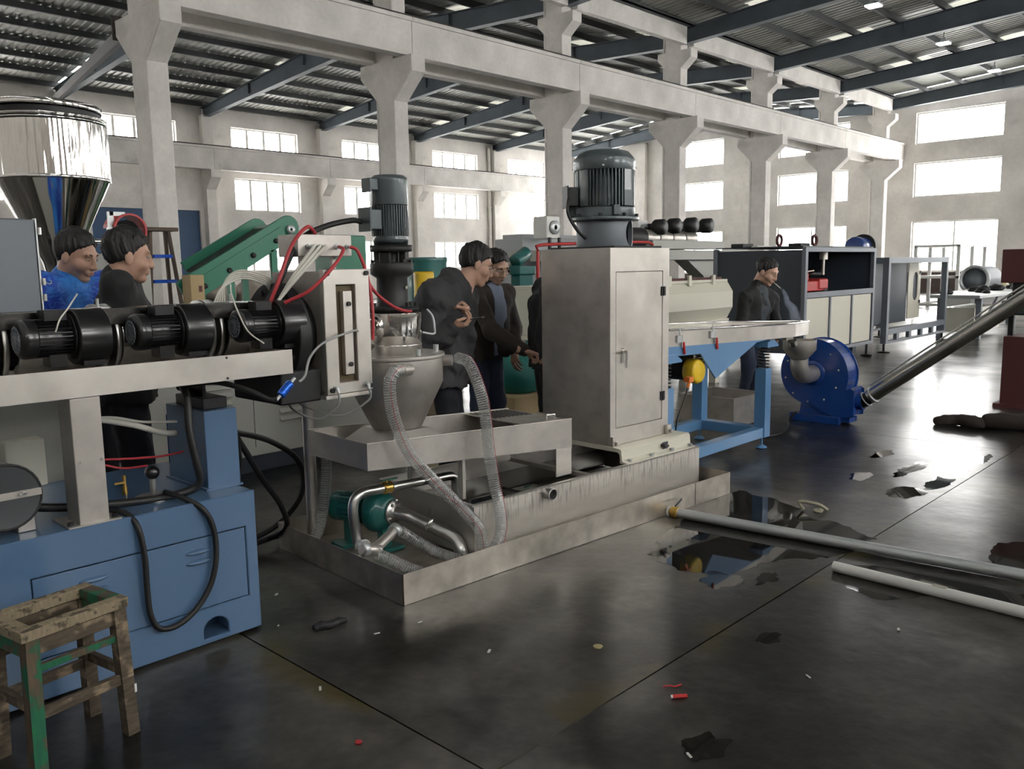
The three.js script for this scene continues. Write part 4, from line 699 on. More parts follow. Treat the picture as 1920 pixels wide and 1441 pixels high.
{
  const t = at('vibrating_screen', 'long stainless vibrating screen trough on blue side plates, tapering to a spout', 'vibrating screen', [6, .86, -3.6]);
  const sl = (x) => -.035 * (x - 4.95);
  const plan = [[4.98, -3.3], [6.45, -3.3], [7.1, -3.35], [7.6, -3.46], [7.68, -3.52], [7.6, -3.58], [7.1, -3.74], [6.45, -3.9], [4.98, -3.9]];
  const wall = []; for (let i = 0; i < plan.length; i++) {
    const [xa, za] = plan[i], [xb, zb] = plan[(i + 1) % plan.length], L = Math.hypot(xb - xa, zb - za), a = Math.atan2(zb - za, xb - xa);
    const pos = []; const n = [-(zb - za) / L * -.003, (xb - xa) / L * -.003], q = (A, B, C, D) => pos.push(...A, ...B, ...C, ...A, ...C, ...D);
    const ya = sl(xa), yb = sl(xb); const top = 1.095, bot = .978;
    q([xa, bot + ya, za], [xb, bot + yb, zb], [xb, top + yb, zb], [xa, top + ya, za]); q([xa + n[0], bot + ya, za - n[1]], [xa + n[0], top + ya, za - n[1]], [xb + n[0], top + yb, zb - n[1]], [xb + n[0], bot + yb, zb - n[1]]);
    const g = new THREE.BufferGeometry(); g.setAttribute('position', new THREE.Float32BufferAttribute(pos, 3)); g.computeVertexNormals(); wall.push(g);
  }
  obj('trough_wall', wall, M.steel, t);
  const flo = extY(plan.map(([x, z]) => [x, -z]), .985, .989); { const p = flo.attributes.position; for (let i = 0; i < p.count; i++) p.setY(i, p.getY(i) + sl(p.getX(i))); } obj('trough_floor', flo, M.steel, t);
  obj('rim', tube([...plan, plan[0]].map(([x, z]) => [x, 1.097 + sl(x), z]), .009, 200, 6), M.polished, t);
  obj('cover_plate', [rot(bb(4.99, 5.6, 1.099, 1.103, -3.85, -3.32), 0, 0, -.035, V(4.95, 1.1, 0)), rot(bb(5.62, 6.1, 1.099, 1.103, -3.85, -3.32), 0, 0, -.035, V(4.95, 1.1, 0))], M.polished, t);
  obj('spout_chute', [bb(7.16, 7.3, .86, .905, -3.565, -3.46, .004)], M.steel, t);
  const side = [[4.98, .978], [6.47, .925], [6.3, .915], [5.67, .69], [5.45, .895], [4.98, .91]];
  for (const z of [-3.305, -3.905]) obj('side_plate', ext(side, .012).translate(0, 0, z), M.lightBlue, t);
  for (const z of [-3.36, -3.96]) for (const x of [5.08, 6.55]) obj('spring_bracket', ext([[x - .09, .92 + sl(x) * .3], [x + .02, .92], [x + .1, .875], [x + .1, .86], [x - .09, .86]], .13).translate(0, 0, z - .05), M.lightBlue, t);
  for (const x of [5.15, 5.6]) { const c = obj('toggle_clamp', [bb(x - .03, x + .03, 1.0, 1.05, -3.298, -3.28, .003), cy(V(x, 1.05, -3.28), V(x, 1.1, -3.285), .005), bb(x + .03, x + .04, .96, 1.05, -3.295, -3.28)], M.galvanised, t); obj('clamp_grip', cy(V(x + .05, 1.0, -3.282), V(x + .06, .915, -3.278), .01), M.red, c); }
  for (const z of [-3.42, -3.78]) {
    const m = obj('vibrator_motor', latheZ([[0, 0], [.075, 0], [.075, .15], [0, .15]], 5.48, .76, z - .14, 32), M.castIron, t);
    obj('motor_cap', latheZ([[.06, 0], [.092, 0], [.092, .075], [.085, .09], [.07, .096], [0, .1]], 5.48, .76, z + .01, 36), M.yellow, m);
    obj('motor_foot', bb(5.4, 5.56, .84, .9, z - .12, z + .0), M.castIron, m);
  }
  obj('cable_connector', [bb(5.28, 5.34, .70, .74, -3.33, -3.28, .004), cy(V(5.31, .70, -3.3), V(5.29, .66, -3.3), .012)], M.orange, t);
}
cable('black_cable', 'thin black cable hanging from the orange connector to the floor', [[5.29, .665, -3.3], [5.26, .6, -3.3], [5.13, .45, -3.28], [5.1, .32, -3.3], [5.0, .2, -3.4], [4.98, .02, -3.5]], .006, M.blackRubber, 40);
{
  const t = at('steel_bin', 'open square stainless bin on the floor under the vibrating screen', 'bin', [7.46, 0, -4.25]);
  const s = sheetBox(7.17, 7.76, .003, .28, -4.55, -3.97, .005); for (const k of ['front', 'back', 'left', 'right', 'bottom']) obj(`${k}_sheet`, s[k], M.steelDull, t);
  obj('rim', [bb(7.16, 7.77, .276, .284, -3.985, -3.96), bb(7.16, 7.77, .276, .284, -4.56, -4.535), bb(7.16, 7.185, .276, .284, -4.535, -3.985), bb(7.745, 7.77, .276, .284, -4.535, -3.985)], M.steelDull, t);
}
{ // blue conveying blower
  const t = at('conveying_blower', 'deep blue centrifugal blower on the floor with steel inlet elbow', 'blower', [8.08, 0, -3.52]);
  const C = [-3.575, .47], pr = []; for (let i = 0; i <= 40; i++) { const a = -PI / 2 - i / 40 * 1.62 * PI, r = .29 + .07 * i / 40; pr.push([C[0] + r * Math.cos(a) * .98, C[1] + r * Math.sin(a)]); }
  pr.push([-3.2, .36], [-3.17, .34], [-3.17, .1], [-3.3, .075], [-3.42, .1]);
  obj('scroll_housing', extX(pr, 7.96, 8.2, .008), M.fanBlue, t);
  obj('side_flange', [extX(pr.map(([z, y]) => [C[0] + (z - C[0]) * 1.035, C[1] + (y - C[1]) * 1.03]), 7.955, 7.966), extX(pr.map(([z, y]) => [C[0] + (z - C[0]) * 1.035, C[1] + (y - C[1]) * 1.03]), 8.194, 8.205)], M.fanBlue, t);
  for (let i = 0; i < 10; i++) { const a = i / 10 * 2 * PI + .2; obj('rivet', sph(.009, 7.953, C[1] + .275 * Math.sin(a), C[0] + .27 * Math.cos(a), .6, 1, 1, 10, 6), M.galvanised, t); }
  obj('inlet_ring', latheX([[.07, 0], [.12, 0], [.12, .03], [.07, .03]], 7.93, .48, -3.555, 36), M.fanBlue, t);
  obj('base_frame', [bb(7.93, 7.99, 0, .075, -3.78, -3.28, .004), bb(8.17, 8.23, 0, .075, -3.78, -3.28, .004), extX([[-3.7, .07], [-3.42, .07], [-3.45, .22], [-3.68, .22]], 7.985, 8.17), bb(7.99, 8.17, .02, .07, -3.4, -3.2, .004), bb(7.99, 8.17, .02, .07, -3.76, -3.68, .004)], M.fanBlue, t);
  obj('outlet_collar', [cy(V(8.08, .22, -3.19), V(8.08, .225, -3.11), .075)], M.fanBlue, t);
  const m = obj('drive_motor', latheX([[0, 0], [.11, 0], [.11, .24], [.09, .26], [0, .26]], 8.21, .47, -3.575), M.fanBlue, t);
  const e = at('inlet_elbow', 'matt stainless funnel and elbow feeding the blue blower inlet', 'funnel', [7.6, .45, -3.54]);
  obj('elbow', tube([[7.925, .48, -3.555], [7.8, .48, -3.553], [7.69, .505, -3.55], [7.62, .575, -3.545], [7.605, .66, -3.54]], .082, 40, 24), M.steelDull, e);
  obj('funnel', lathe([[.08, .655], [.084, .66], [.15, .74], [.152, .83], [.147, .83], [.146, .745], [.08, .67]], 7.6, 0, -3.54, 40), M.steelDull, e);
  obj('outlet_sleeve', cy(V(7.4, .84, -3.52), V(7.43, .8, -3.52), .04), M.polished, e);
}
{
  const t = at('conveying_duct', 'long shiny steel duct slanting from the blower up to the right', 'duct', [8.075, .2, -3.1]);
  const a = V(8.075, .243, -3.1), d = V(0, .992, 1.29).normalize(), p = (s) => a.clone().addScaledVector(d, s);
  obj('flexible_sleeve', tube([[8.078, .225, -3.135], [8.076, .232, -3.11], p(.02).toArray(), p(.09).toArray()], .062, 16, 24), M.castIron, t);
  obj('duct_tube', cy(p(.06), p(3.6), .066, .066, 36), P([.5, .49, .46], { metalness: 1, roughness: .22 }), t);
  obj('duct_clamp', [torusAt(.074, .009, p(.095), d), torusAt(.07, .006, p(.02), d)], M.galvanised, t);
  obj('guide_rail', cy(p(.12).add(V(0, .075, -.05)), p(3.6).add(V(0, .075, -.05)), .008, .008, 8), M.polished, t);
}
function torusAt(R, r, p, d) { const g = new THREE.TorusGeometry(R, r, 8, 28); g.applyQuaternion(new THREE.Quaternion().setFromUnitVectors(V(0, 0, 1), d)); return fin(g).translate(p.x, p.y, p.z); }
{ // prop under the duct, outside the picture
  const t = at('duct_stand', 'steel prop carrying the upper end of the conveying duct', 'stand', [8.075, 0, -1.0]); obj('post', cy(V(8.075, 0, -1.0), V(8.075, 1.79, -1.0), .03), M.steelDull, t); obj('foot_plate', bb(7.95, 8.2, 0, .01, -1.12, -.88), M.steelDull, t); obj('yoke', torusAt(.075, .01, V(8.075, 1.84, -1.02), V(0, .992, 1.29).normalize()), M.steelDull, t);
}
// ================================================================ pipe line machines behind
{
  const t = at('cooling_bath', 'long cream painted cooling bath with clamp posts behind the stainless cabinet', 'water bath', [7.5, 0, -5.9]);
  const s = [[-5.68, 1.31], [-5.6, 1.19], [-5.6, .985], [-5.68, .84], [-6.25, .84], [-6.33, .985], [-6.33, 1.19], [-6.25, 1.31]];
  obj('bath_body', extX(s, 6.4, 10.04, .008), M.cream, t); obj('top_ledge', bb(6.4, 10.0, 1.311, 1.345, -6.22, -5.66, .004), M.cream, t); obj('bottom_ledge', bb(6.4, 10.0, .80, .839, -6.3, -5.63, .004), M.cream, t);
  obj('seal_strip', bb(6.5, 9.9, 1.346, 1.375, -5.72, -5.69), M.maroon, t);
  for (const x of [7.0, 7.55, 8.08, 8.63, 9.07, 9.63]) obj('clamp_post', bb(x - .03, x + .03, 1.28, 1.405, -5.665, -5.635, .004), M.cream, t);
  for (const [x, z] of [[6.6, -5.75], [7.7, -5.75], [9.85, -5.75], [6.6, -6.2], [7.7, -6.2], [9.85, -6.2]]) obj('leg', bb(x - .05, x + .05, 0, .8, z - .05, z + .05), M.cream, t);
  obj('lower_pipe', cy(V(6.5, .7, -5.95), V(9.95, .7, -5.95), .05), M.castIron, t);
}
{ // slate enclosure
  const X0e = 11.72, X1e = 14.3, Z0 = -6.85, Z1 = -5.4, t = at('haul_off_enclosure', 'big slate-grey machine enclosure with three cream lower panels', 'machine', [13, 0, -6.1]);
  obj('side_sheet', bb(X0e + .02, X0e + .04, .22, 1.72, Z0 + .03, Z1 - .05), M.slate, t);
  obj('rear_sheet', bb(X0e + .02, X1e - .02, .22, 1.72, Z0, Z0 + .02), M.slate, t); obj('right_sheet', bb(X1e - .04, X1e - .02, .22, 1.72, Z0 + .03, Z1 - .05), M.slate, t);
  obj('floor_sheet', bb(X0e + .05, X1e - .05, .98, 1.0, Z0 + .03, Z1 - .05), M.slate, t); obj('roof_sheet', bb(X0e, X1e, 1.76, 1.775, Z0, Z1 - .05), M.slate, t);
  for (const x of [X0e + .03, X1e - .03]) for (const z of [Z1 - .03, Z0 + .0]) obj('frame_post', bb(x - .04, x + .04, .2, 1.755, z - .03, z + .03, .004), M.slateFrame, t);
  obj('frame_rail', bb(X0e + .07, X1e - .07, 1.69, 1.755, Z1 - .06, Z1, .004), M.slateFrame, t); obj('frame_rail', bb(X0e + .07, X1e - .07, 1.03, 1.11, Z1 - .06, Z1, .004), M.slateFrame, t); obj('frame_rail', bb(X0e + .07, X1e - .07, .2, .25, Z1 - .06, Z1, .004), M.slateFrame, t);
  const W = (X1e - X0e - .14) / 3; for (let i = 0; i < 3; i++) { obj('lower_panel', bb(X0e + .07 + i * W + .025, X0e + .07 + (i + 1) * W - .025, .26, 1.02, Z1 - .045, Z1 - .02, .004), M.cream, t); if (i) obj('mullion', bb(X0e + .07 + i * W - .023, X0e + .07 + i * W + .023, .25, 1.03, Z1 - .06, Z1, .003), M.slateFrame, t); }
  for (const [x, z] of [[X0e + .3, Z1 - .05], [X1e - .12, Z1 - .05], [X0e + .3, Z0 + .05], [X1e - .12, Z0 + .05]]) obj('levelling_foot', [cy(V(x, .01, z), V(x, .2, z), .02), lathe([[0, 0], [.09, .001], [.09, .015], [.03, .03], [0, .03]], x, 0, z, 16)], M.castIron, t);
  obj('traction_arm', [bb(11.78, 12.5, 1.12, 1.27, -5.75, -5.47, .02), bb(12.3, 12.62, 1.14, 1.3, -5.77, -5.45, .03), bb(12.15, 12.19, 1.27, 1.38, -5.62, -5.57)], M.red, t);
  obj('belt_wheel', latheZ([[0, 0], [.14, 0], [.14, .2], [0, .2]], 12.8, 1.15, -5.8), M.blackRubber, t);
  obj('lift_rod', [cy(V(12.75, 1.35, -5.6), V(12.75, 1.7, -5.6), .02), cy(V(12.75, 1.58, -5.6), V(12.75, 1.69, -5.6), .06)], M.steel, t);
  obj('guide_rod', cy(V(11.8, 1.40, -5.5), V(12.2, 1.42, -5.5), .012), M.steel, t); obj('link_bar', tube([[12.2, 1.42, -5.5], [12.5, 1.38, -5.7], [12.95, 1.36, -5.75], [13.1, 1.4, -5.8]], .03, 24), M.castIron, t);
  for (const [x, z] of [[11.9, -6.5], [12.55, -5.9]]) obj('top_vent', bb(x - .16, x + .16, 1.776, 1.83, z - .1, z + .1, .006), M.castIron, t);
  for (const [x, z] of [[12.1, -6.0], [12.75, -5.75]]) { const e = obj('lifting_eye', torus(.075, .022, x, 1.87, z), M.maroon, t); }
  obj('roof_tray', bb(12.0, 13.2, 1.776, 1.80, -6.6, -6.3), M.cream, t);
}
{ // tube frame with saw unit
  const t = at('saw_gantry', 'slate square-tube frame around the cutting saw beyond the enclosure', 'frame', [16.3, 0, -5.7]);
  const xs = [14.8, 17.8], zs = [-5.4, -6.6];
  for (const x of xs) for (const z of zs) { obj('frame_post', bb(x - .05, x + .05, .15, 1.6, z - .05, z + .05, .005), M.slateFrame, t); obj('levelling_foot', [cy(V(x, .01, z), V(x, .15, z), .02), lathe([[0, 0], [.1, .001], [.1, .015], [0, .03]], x, 0, z, 16)], M.castIron, t); }
  for (const z of zs) { obj('frame_rail', bb(xs[0] + .05, xs[1] - .05, 1.5, 1.6, z - .05, z + .05, .005), M.slateFrame, t); obj('frame_rail', bb(xs[0] + .05, xs[1] - .05, .3, .4, z - .05, z + .05, .005), M.slateFrame, t); obj('base_rail', bb(xs[0] + .05, xs[1] - .05, .15, .19, z - .05, z + .05), M.slateFrame, t); }
  for (const x of xs) obj('frame_rail', bb(x - .05, x + .05, 1.5, 1.6, zs[1] + .05, zs[0] - .05, .005), M.slateFrame, t);
  for (let i = 0; i < 4; i++) obj('stub', bb(15.3 + i * .6, 15.42 + i * .6, .19, .3, -5.43, -5.37), M.slateFrame, t);
  const s = at('saw_cabinet', 'dark saw cabinet with narrow cream door and oval window inside the tube frame', 'machine', [16.5, .4, -6.2]);
  obj('body', bb(15.2, 17.0, .401, 1.52, -6.54, -5.82, .006), M.slate, s);
  const d = obj('door', ext(poly(rect(17.02, 17.68, .44, 1.5), [Array.from({ length: 24 }, (_, i) => { const a = i / 24 * 2 * PI; return [17.4 + .13 * Math.cos(a), 1.05 + (Math.sin(a) > 0 ? .14 : -.14) + .13 * Math.sin(a)]; })]), .02).translate(0, 0, -5.82), M.cream, s);
  obj('window_pane', bb(17.24, 17.56, .75, 1.35, -5.835, -5.825), M.slate, d); obj('hinge', [bb(17.6, 17.68, 1.28, 1.34, -5.8, -5.79), bb(17.6, 17.68, .72, .78, -5.8, -5.79)], M.castIron, d);
  const m = at('saw_motor', 'dark blue motor drum on top of the saw frame', 'motor', [15.4, 1.6, -6.1]); obj('drum', latheX([[0, 0], [.16, 0], [.18, .05], [.18, .35], [.14, .4], [0, .4]], 15.1, 1.79, -6.1), M.fanBlue, m); obj('guard', latheX([[.1, 0], [.22, 0], [.22, .06], [.1, .06]], 15.5, 1.8, -6.1), M.castIron, m); obj('saddle', bb(15.1, 15.6, 1.602, 1.66, -6.25, -5.95), M.slate, m);
  const h = at('steel_clamp_ring', 'round steel clamping ring between enclosure and saw frame', 'clamp ring', [14.55, .2, -5.95]); obj('ring', latheX([[.2, 0], [.32, 0], [.32, .1], [.2, .1]], 14.5, 1.05, -5.95), M.steel, h); obj('stand', bb(14.48, 14.62, 0, .75, -6.1, -5.8), M.slate, h); obj('flange', bb(14.6, 14.63, .7, 1.42, -6.25, -5.62), M.steel, h);
}
{ // run-off table with scrap, tank, booth
  const t = at('run_off_table', 'long grey run-off table beyond the saw frame', 'table', [22, 0, -5.2]);
  obj('table_top', bb(17.95, 26.5, .80, .865, -5.7, -4.8, .01), M.galvanised, t); for (const x of [18.3, 20.8, 23.4, 26.2]) for (const z of [-5.6, -4.9]) obj('leg', bb(x - .05, x + .05, 0, .8, z - .05, z + .05), M.slateFrame, t);
  obj('skirt', bb(18.4, 20.2, .12, .6, -5.6, -5.0), M.cream, t); obj('stay', rot(bb(18.4, 19.4, .5, .56, -4.87, -4.83), 0, 0, .5, V(18.9, .53, 0)), M.slateFrame, t);
  for (let i = 0; i < 9; i++) { const x = 18.6 + i * .5 + rr(-.2, .2), z = -5.25 + rr(-.3, .3); tag(obj('scrap_lump', blob(rr(.07, .16), x, .865, z, i + 3), M.castIron), `dark scrap lump on the run-off table, ${['first', 'second', 'third', 'fourth', 'fifth', 'sixth', 'seventh', 'eighth', 'ninth'][i]} from the saw frame`, 'scrap', 'scrap on the run-off table'); }
  const k = at('horizontal_tank', 'grey steel cylinder with an arched mouth on the far table', 'tank', [27, .0, -7.2]); obj('shell', latheX([[.3, 0], [.36, 0], [.36, 1.4], [.3, 1.4], [.3, .02], [0, .02]], 26.3, .98, -7.2), M.panelGrey, k); obj('rim', torus(.36, .05, 26.3, .98, -7.2, 'x'), M.galvanised, k); for (const x of [26.5, 27.4]) obj('cradle', bb(x - .06, x + .06, 0, .64, -7.5, -6.9), M.slateFrame, k);
  const b = at('glazed_booth', 'pale glazed booth in front of the gable window', 'booth', [31, 0, -9]);
  for (const x of [29.6, 31, 32.4]) for (const z of [-9.9, -8.6]) obj('post', bb(x - .05, x + .05, 0, 2.0, z - .05, z + .05), M.white, b); for (const y of [.06, .95, 1.95]) obj('rail', [bb(29.55, 32.45, y, y + .08, -8.64, -8.56), bb(29.55, 32.45, y, y + .08, -9.94, -9.86), bb(29.56, 29.64, y, y + .08, -9.86, -8.64)], M.white, b); for (const x of [29.66, 31.06]) obj('panel', bb(x, x + 1.28, .15, .94, -8.61, -8.59), M.white, b); for (const x of [29.66, 31.06]) obj('glass_pane', bb(x, x + 1.28, 1.04, 1.94, -8.603, -8.597), M.glass, b);
  const y = at('plastic_film_heap', 'crumpled pale plastic film heap beyond the tank', 'film heap', [28.6, 0, -7.4]); obj('film', [blob(.6, 28.6, 0, -7.4, 41, 1.3), blob(.4, 29.3, 0, -7.2, 43, 1.2)], P([.5, .4, .22], { roughness: .4, transmission: .3, thickness: 0 }), y);
  const g = at('white_long_cabinet', 'low white cabinet under the far end of the table', 'cabinet', [25, 0, -6.6]); obj('body', bb(22.8, 26.1, .05, .75, -7.0, -6.3, .01), M.white, g); obj('plinth', bb(22.9, 26.0, 0, .05, -6.9, -6.4), M.slate, g);
}
function blob(r, x, y, z, s, sy = .55) { const g = new THREE.SphereGeometry(r, 18, 12), p = g.attributes.position; for (let i = 0; i < p.count; i++) { const a = Math.atan2(p.getZ(i), p.getX(i)) / (2 * PI) + .5, b = p.getY(i) / r; const k = .75 + .5 * fbm(a * 6, b * 2 + 5, 6, 3, s); p.setXYZ(i, p.getX(i) * k, Math.max(0, p.getY(i) * sy * k + r * sy * .5), p.getZ(i) * k); } g.computeVertexNormals(); return fin(g).translate(x, y, z); }
{ // second extruder on its high bench
  const t = at('far_extruder', 'second extruder with four black motors on a high grey bench in the background', 'extruder', [13.5, 0, -9]);
  obj('bench', [bb(10.3, 16.3, 1.62, 1.80, -9.4, -8.75, .01), bb(12.9, 15.4, 1.82, 1.98, -9.3, -8.8, .01)], M.cabGrey, t);
  for (const x of [10.6, 15.0]) obj('bench_leg', bb(x - .12, x + .12, .0, 1.62, -9.2, -8.95), M.cabGrey, t);
  obj('bracket', ext([[14.2, 1.62], [15.6, 1.62], [15.1, 1.3], [14.8, 1.3]], .3).translate(0, 0, -9.2), M.cabGrey, t);
  obj('barrel', latheX([[0, 0], [.18, 0], [.18, .9], [.12, .92], [.12, 2.4], [0, 2.4]], 11.9, 2.02, -9, 28), M.castIron, t);
  for (let i = 0; i < 4; i++) obj('barrel_cover', latheX([[.1, 0], [.15, .01], [.15, .36], [.1, .37]], 12.85 + i * .43, 2.02, -9), M.steel, t);
  for (const [x, y] of [[13.17, 2.21], [13.64, 2.24], [14.22, 2.27], [14.77, 2.27]]) { const m = obj('fan_motor', [latheZ([[0, 0], [.12, 0], [.14, .03], [.14, .2], [0, .2]], x, y, -8.95), latheZ([[0, 0], [.1, 0], [.1, .25], [0, .25]], x + .12, y - .02, -9.2)], M.castIron, t); }
  const a = at('grey_gear_box', 'long pale grey gear housing behind the cabinet motor', 'gear box', [11, 1.8, -9.6]); obj('body', [bb(10.3, 12.4, 1.1, 2.0, -10.2, -9.55, .02), bb(10.4, 12.3, 2.0, 2.07, -10.1, -9.65)], P([.4, .42, .43], { roughness: .5 }), a); obj('base', bb(10.3, 12.4, 0, 1.1, -10.1, -9.6), M.cabGrey, a);
  for (const [i, x] of [10.6, 12.55, 13.1].entries()) { const v = at('white_motor', `white-faced motor unit on the far extruder, ${['left one with dark forks', 'one behind the cabinet motor', 'right one'][i]}`, 'motor', [x, 1.82, -9.3], 'white motors on the far extruder'); obj('housing', bb(x - .16, x + .16, 1.98, 2.34, -9.45, -9.15, .02), M.white, v); obj('hub', latheZ([[.04, 0], [.11, 0], [.11, .05], [.04, .05]], x, 2.16, -9.15), M.galvanised, v); obj('fork', [bb(x - .14, x - .1, 1.81, 2.0, -9.15, -9.11), bb(x + .1, x + .14, 1.81, 2.0, -9.15, -9.11)], M.castIron, v); }
  const rd = at('red_guard_rail', 'thin red guard rail behind the top of the stainless cabinet', 'rail', [11, 0, -8.6]); obj('rail', tube([[9.6, 1.78, -8.6], [9.7, 1.86, -8.6], [11.2, 1.9, -8.6], [12.5, 1.92, -8.6], [12.55, 1.75, -8.6]], .025, 40), M.red, rd); for (const x of [9.6, 12.55]) obj('post', cy(V(x, 0, -8.6), V(x, 1.77, -8.6), .025), M.red, rd);
}
{ // small things between the columns in the background
  const c = at('inclined_conveyor', 'pale inclined conveyor arm behind the two bent men', 'conveyor', [9, 0, -9.3]); obj('trough', rot(bb(8.3, 9.6, 1.62, 1.74, -9.35, -9.0, .03), 0, 0, .5, V(9.5, 1.78, 0)), M.cabGrey, c); obj('frame_bar', rot(bb(8.3, 9.55, 1.56, 1.61, -9.02, -8.98), 0, 0, .5, V(9.5, 1.78, 0)), M.castIron, c); for (const x of [8.5, 9.2]) obj('leg', bb(x - .04, x + .04, 0, 1.15 + (x - 8.5) * .5, -9.25, -9.15), M.castIron, c);
  const g = at('green_drive', 'small dark green gear motor behind the men', 'motor', [9.6, 0, -8.9]); obj('motor', [rot(latheX([[0, 0], [.09, 0], [.1, .03], [.1, .3], [0, .32]], 9.4, 1.66, -8.9), 0, 0, .5, V(9.5, 1.66, -8.9)), bb(9.4, 9.75, 1.42, 1.56, -9.02, -8.78, .02)], M.teal, g); obj('stand', bb(9.42, 9.72, 0, 1.42, -9.0, -8.8, .02), M.teal, g);
  const b1 = at('teal_drum', 'teal steel drum standing behind the bent man shoulder', 'drum', [8.38, 0, -9.72]); obj('shell', lathe([[0, .86], [.3, .86], [.31, .9], [.3, .92], [.3, 1.25], [.312, 1.26], [.3, 1.28], [.3, 1.62], [.31, 1.64], [.31, 1.7], [.29, 1.7], [.28, 1.68], [0, 1.68]], 8.38, 0, -9.72), M.teal, b1); obj('pallet_stack', bb(8.03, 8.73, 0, .86, -10.07, -9.37, .01), M.cardboard, b1);
  const b2 = at('yellow_drum', 'yellow drum beside the teal drum behind the bent man', 'drum', [7.75, 0, -9.0]); obj('shell', lathe([[0, .8], [.14, .8], [.14, 1.0], [.15, 1.02], [.14, 1.04], [.14, 1.47], [.13, 1.5], [0, 1.5]], 7.7, 0, -9.0), M.yellow, b2); obj('crate', bb(7.5, 8.0, 0, .8, -9.25, -8.78, .01), M.cardboard, b2);
  // stepladder
  const L = at('stepladder', 'wooden stepladder with blue rungs in front of the first column', 'ladder', [3.6, 0, -8.1]);
  const wood = P([.10, .07, .05], { roughness: .8 });
  const rail = (x0, x1, z0, z1) => cyBox(V(x0, 0, z0), V(x1, 1.93, z1), .026, .035);
  obj('stile', rail(3.36, 3.545, -7.85, -8.05), wood, L); obj('stile', rail(3.86, 3.72, -7.85, -8.05), wood, L); obj('rear_stile', rail(3.36, 3.545, -8.35, -8.12), wood, L); obj('rear_stile', rail(3.86, 3.72, -8.35, -8.12), wood, L);
  obj('top_step', bb(3.46, 3.8, 1.93, 1.965, -8.17, -8.0, .004), wood, L);
  for (let i = 1; i < 8; i++) { const y = 1.93 - i * .235, f = y / 1.93, xa = 3.36 + .185 * f, xb = 3.86 - .14 * f, z = -7.85 - .2 * f; obj('rung', bb(xa + .02, xb - .02, y - .016, y + .016, z - .05, z + .04), i === 3 ? wood : M.bluePlastic, L); }
  // green conveyor
  const k = at('green_conveyor', 'dark green inclined belt conveyor pointing up behind the extruder', 'conveyor', [3.7, 0, -7.2]);
  const A = V(3.3, 1.388, 0), B = V(4.36, 1.97, 0), dir = B.clone().sub(A).normalize(), nn = V(-dir.y, dir.x, 0), P2 = (s, n) => { const p = A.clone().addScaledVector(dir, s).addScaledVector(nn, n); return [p.x, p.y]; }, len = B.distanceTo(A);
  const tip = []; for (let i = 0; i <= 8; i++) { const a = -PI / 2 + i / 8 * PI; tip.push(P2(len + .11 * Math.cos(a) - .02, -.03 + .11 * Math.sin(a))); }
  for (const [z, s0] of [[-7.0, 0], [-7.55, .36]]) obj('side_plate', ext([P2(s0, -.14), ...tip, P2(s0, .08)], .03, .003).translate(0, 0, z), M.green, k);
  obj('side_rib', ext([P2(0, .0), P2(len - .1, .0), P2(len - .1, .018), P2(0, .018)], .012).translate(0, 0, -6.97), M.green, k);
  obj('belt', ext([P2(.36, -.02), P2(len, -.02), P2(len, .0), P2(.36, .0)], .5).translate(0, 0, -7.52), M.blackRubber, k);
  for (let i = 0; i < 4; i++) { const [x, y] = P2(.2 + i * .27, -.07); obj('roller_bearing', latheZ([[0, 0], [.025, 0], [.02, .02], [0, .02]], x, y, -6.97), M.castIron, k); }
  { const [x, y] = P2(len - .02, -.05); obj('head_pulley', [latheZ([[0, 0], [.06, 0], [.06, .5], [0, .5]], x, y, -7.52), latheZ([[.015, 0], [.04, 0], [.04, .03], [.015, .03]], x, y, -6.97)], M.galvanised, k); }
  for (const s of [.45, .95]) for (const z of [-7.0, -7.54]) { const [x, y] = P2(s, -.13); obj('leg', bb(x - .03, x + .03, 0, y, z - .0, z + .03), M.green, k); }
  // red wheel guard machine and carton
  const r = at('red_guard_machine', 'small machine with red half-round guard behind the men at the left', 'machine', [2.9, 0, -7.0]);
  const arc = []; for (let i = 0; i <= 16; i++) { const a = PI * .95 - i / 16 * PI * 1.1; arc.push([2.88 + .13 * Math.cos(a), 1.88 + .13 * Math.sin(a)]); } for (let i = 16; i >= 0; i--) { const a = PI * .95 - i / 16 * PI * 1.1; arc.push([2.88 + .115 * Math.cos(a), 1.88 + .115 * Math.sin(a)]); }
  obj('guard', ext(arc, .22).translate(0, 0, -7.1), M.red, r); obj('wheel', latheZ([[0, 0], [.1, 0], [.1, .1], [0, .1]], 2.88, 1.86, -7.05), M.dark, r); obj('bracket', [bb(2.72, 2.78, 1.74, 1.9, -6.95, -6.9), bb(2.73, 2.77, 1.9, 2.02, -6.95, -6.92), bb(2.74, 2.86, 1.99, 2.02, -6.95, -6.92)], M.galvanised, r); obj('rod', cy(V(2.5, 1.79, -6.92), V(2.75, 1.79, -6.92), .018), M.polished, r); obj('stand', [bb(2.7, 3.05, 0, 1.7, -7.2, -6.95, .02)], M.cabGrey, r);
  const bx2 = at('carton', 'small cardboard box on end beside the green conveyor', 'box', [3.43, 0, -7.0]); obj('box', bb(3.30, 3.42, 1.2, 1.52, -6.95, -6.8, .003), M.cardboard, bx2); obj('printed_mark', bb(3.37, 3.40, 1.38, 1.43, -6.8, -6.799), M.maroon, bx2); obj('shelf', bb(3.1, 3.5, 1.17, 1.2, -6.96, -6.75), M.cabGrey, bx2); for (const x of [3.12, 3.48]) obj('shelf_leg', bb(x - .015, x + .015, 0, 1.17, -6.9, -6.87), M.cabGrey, bx2);
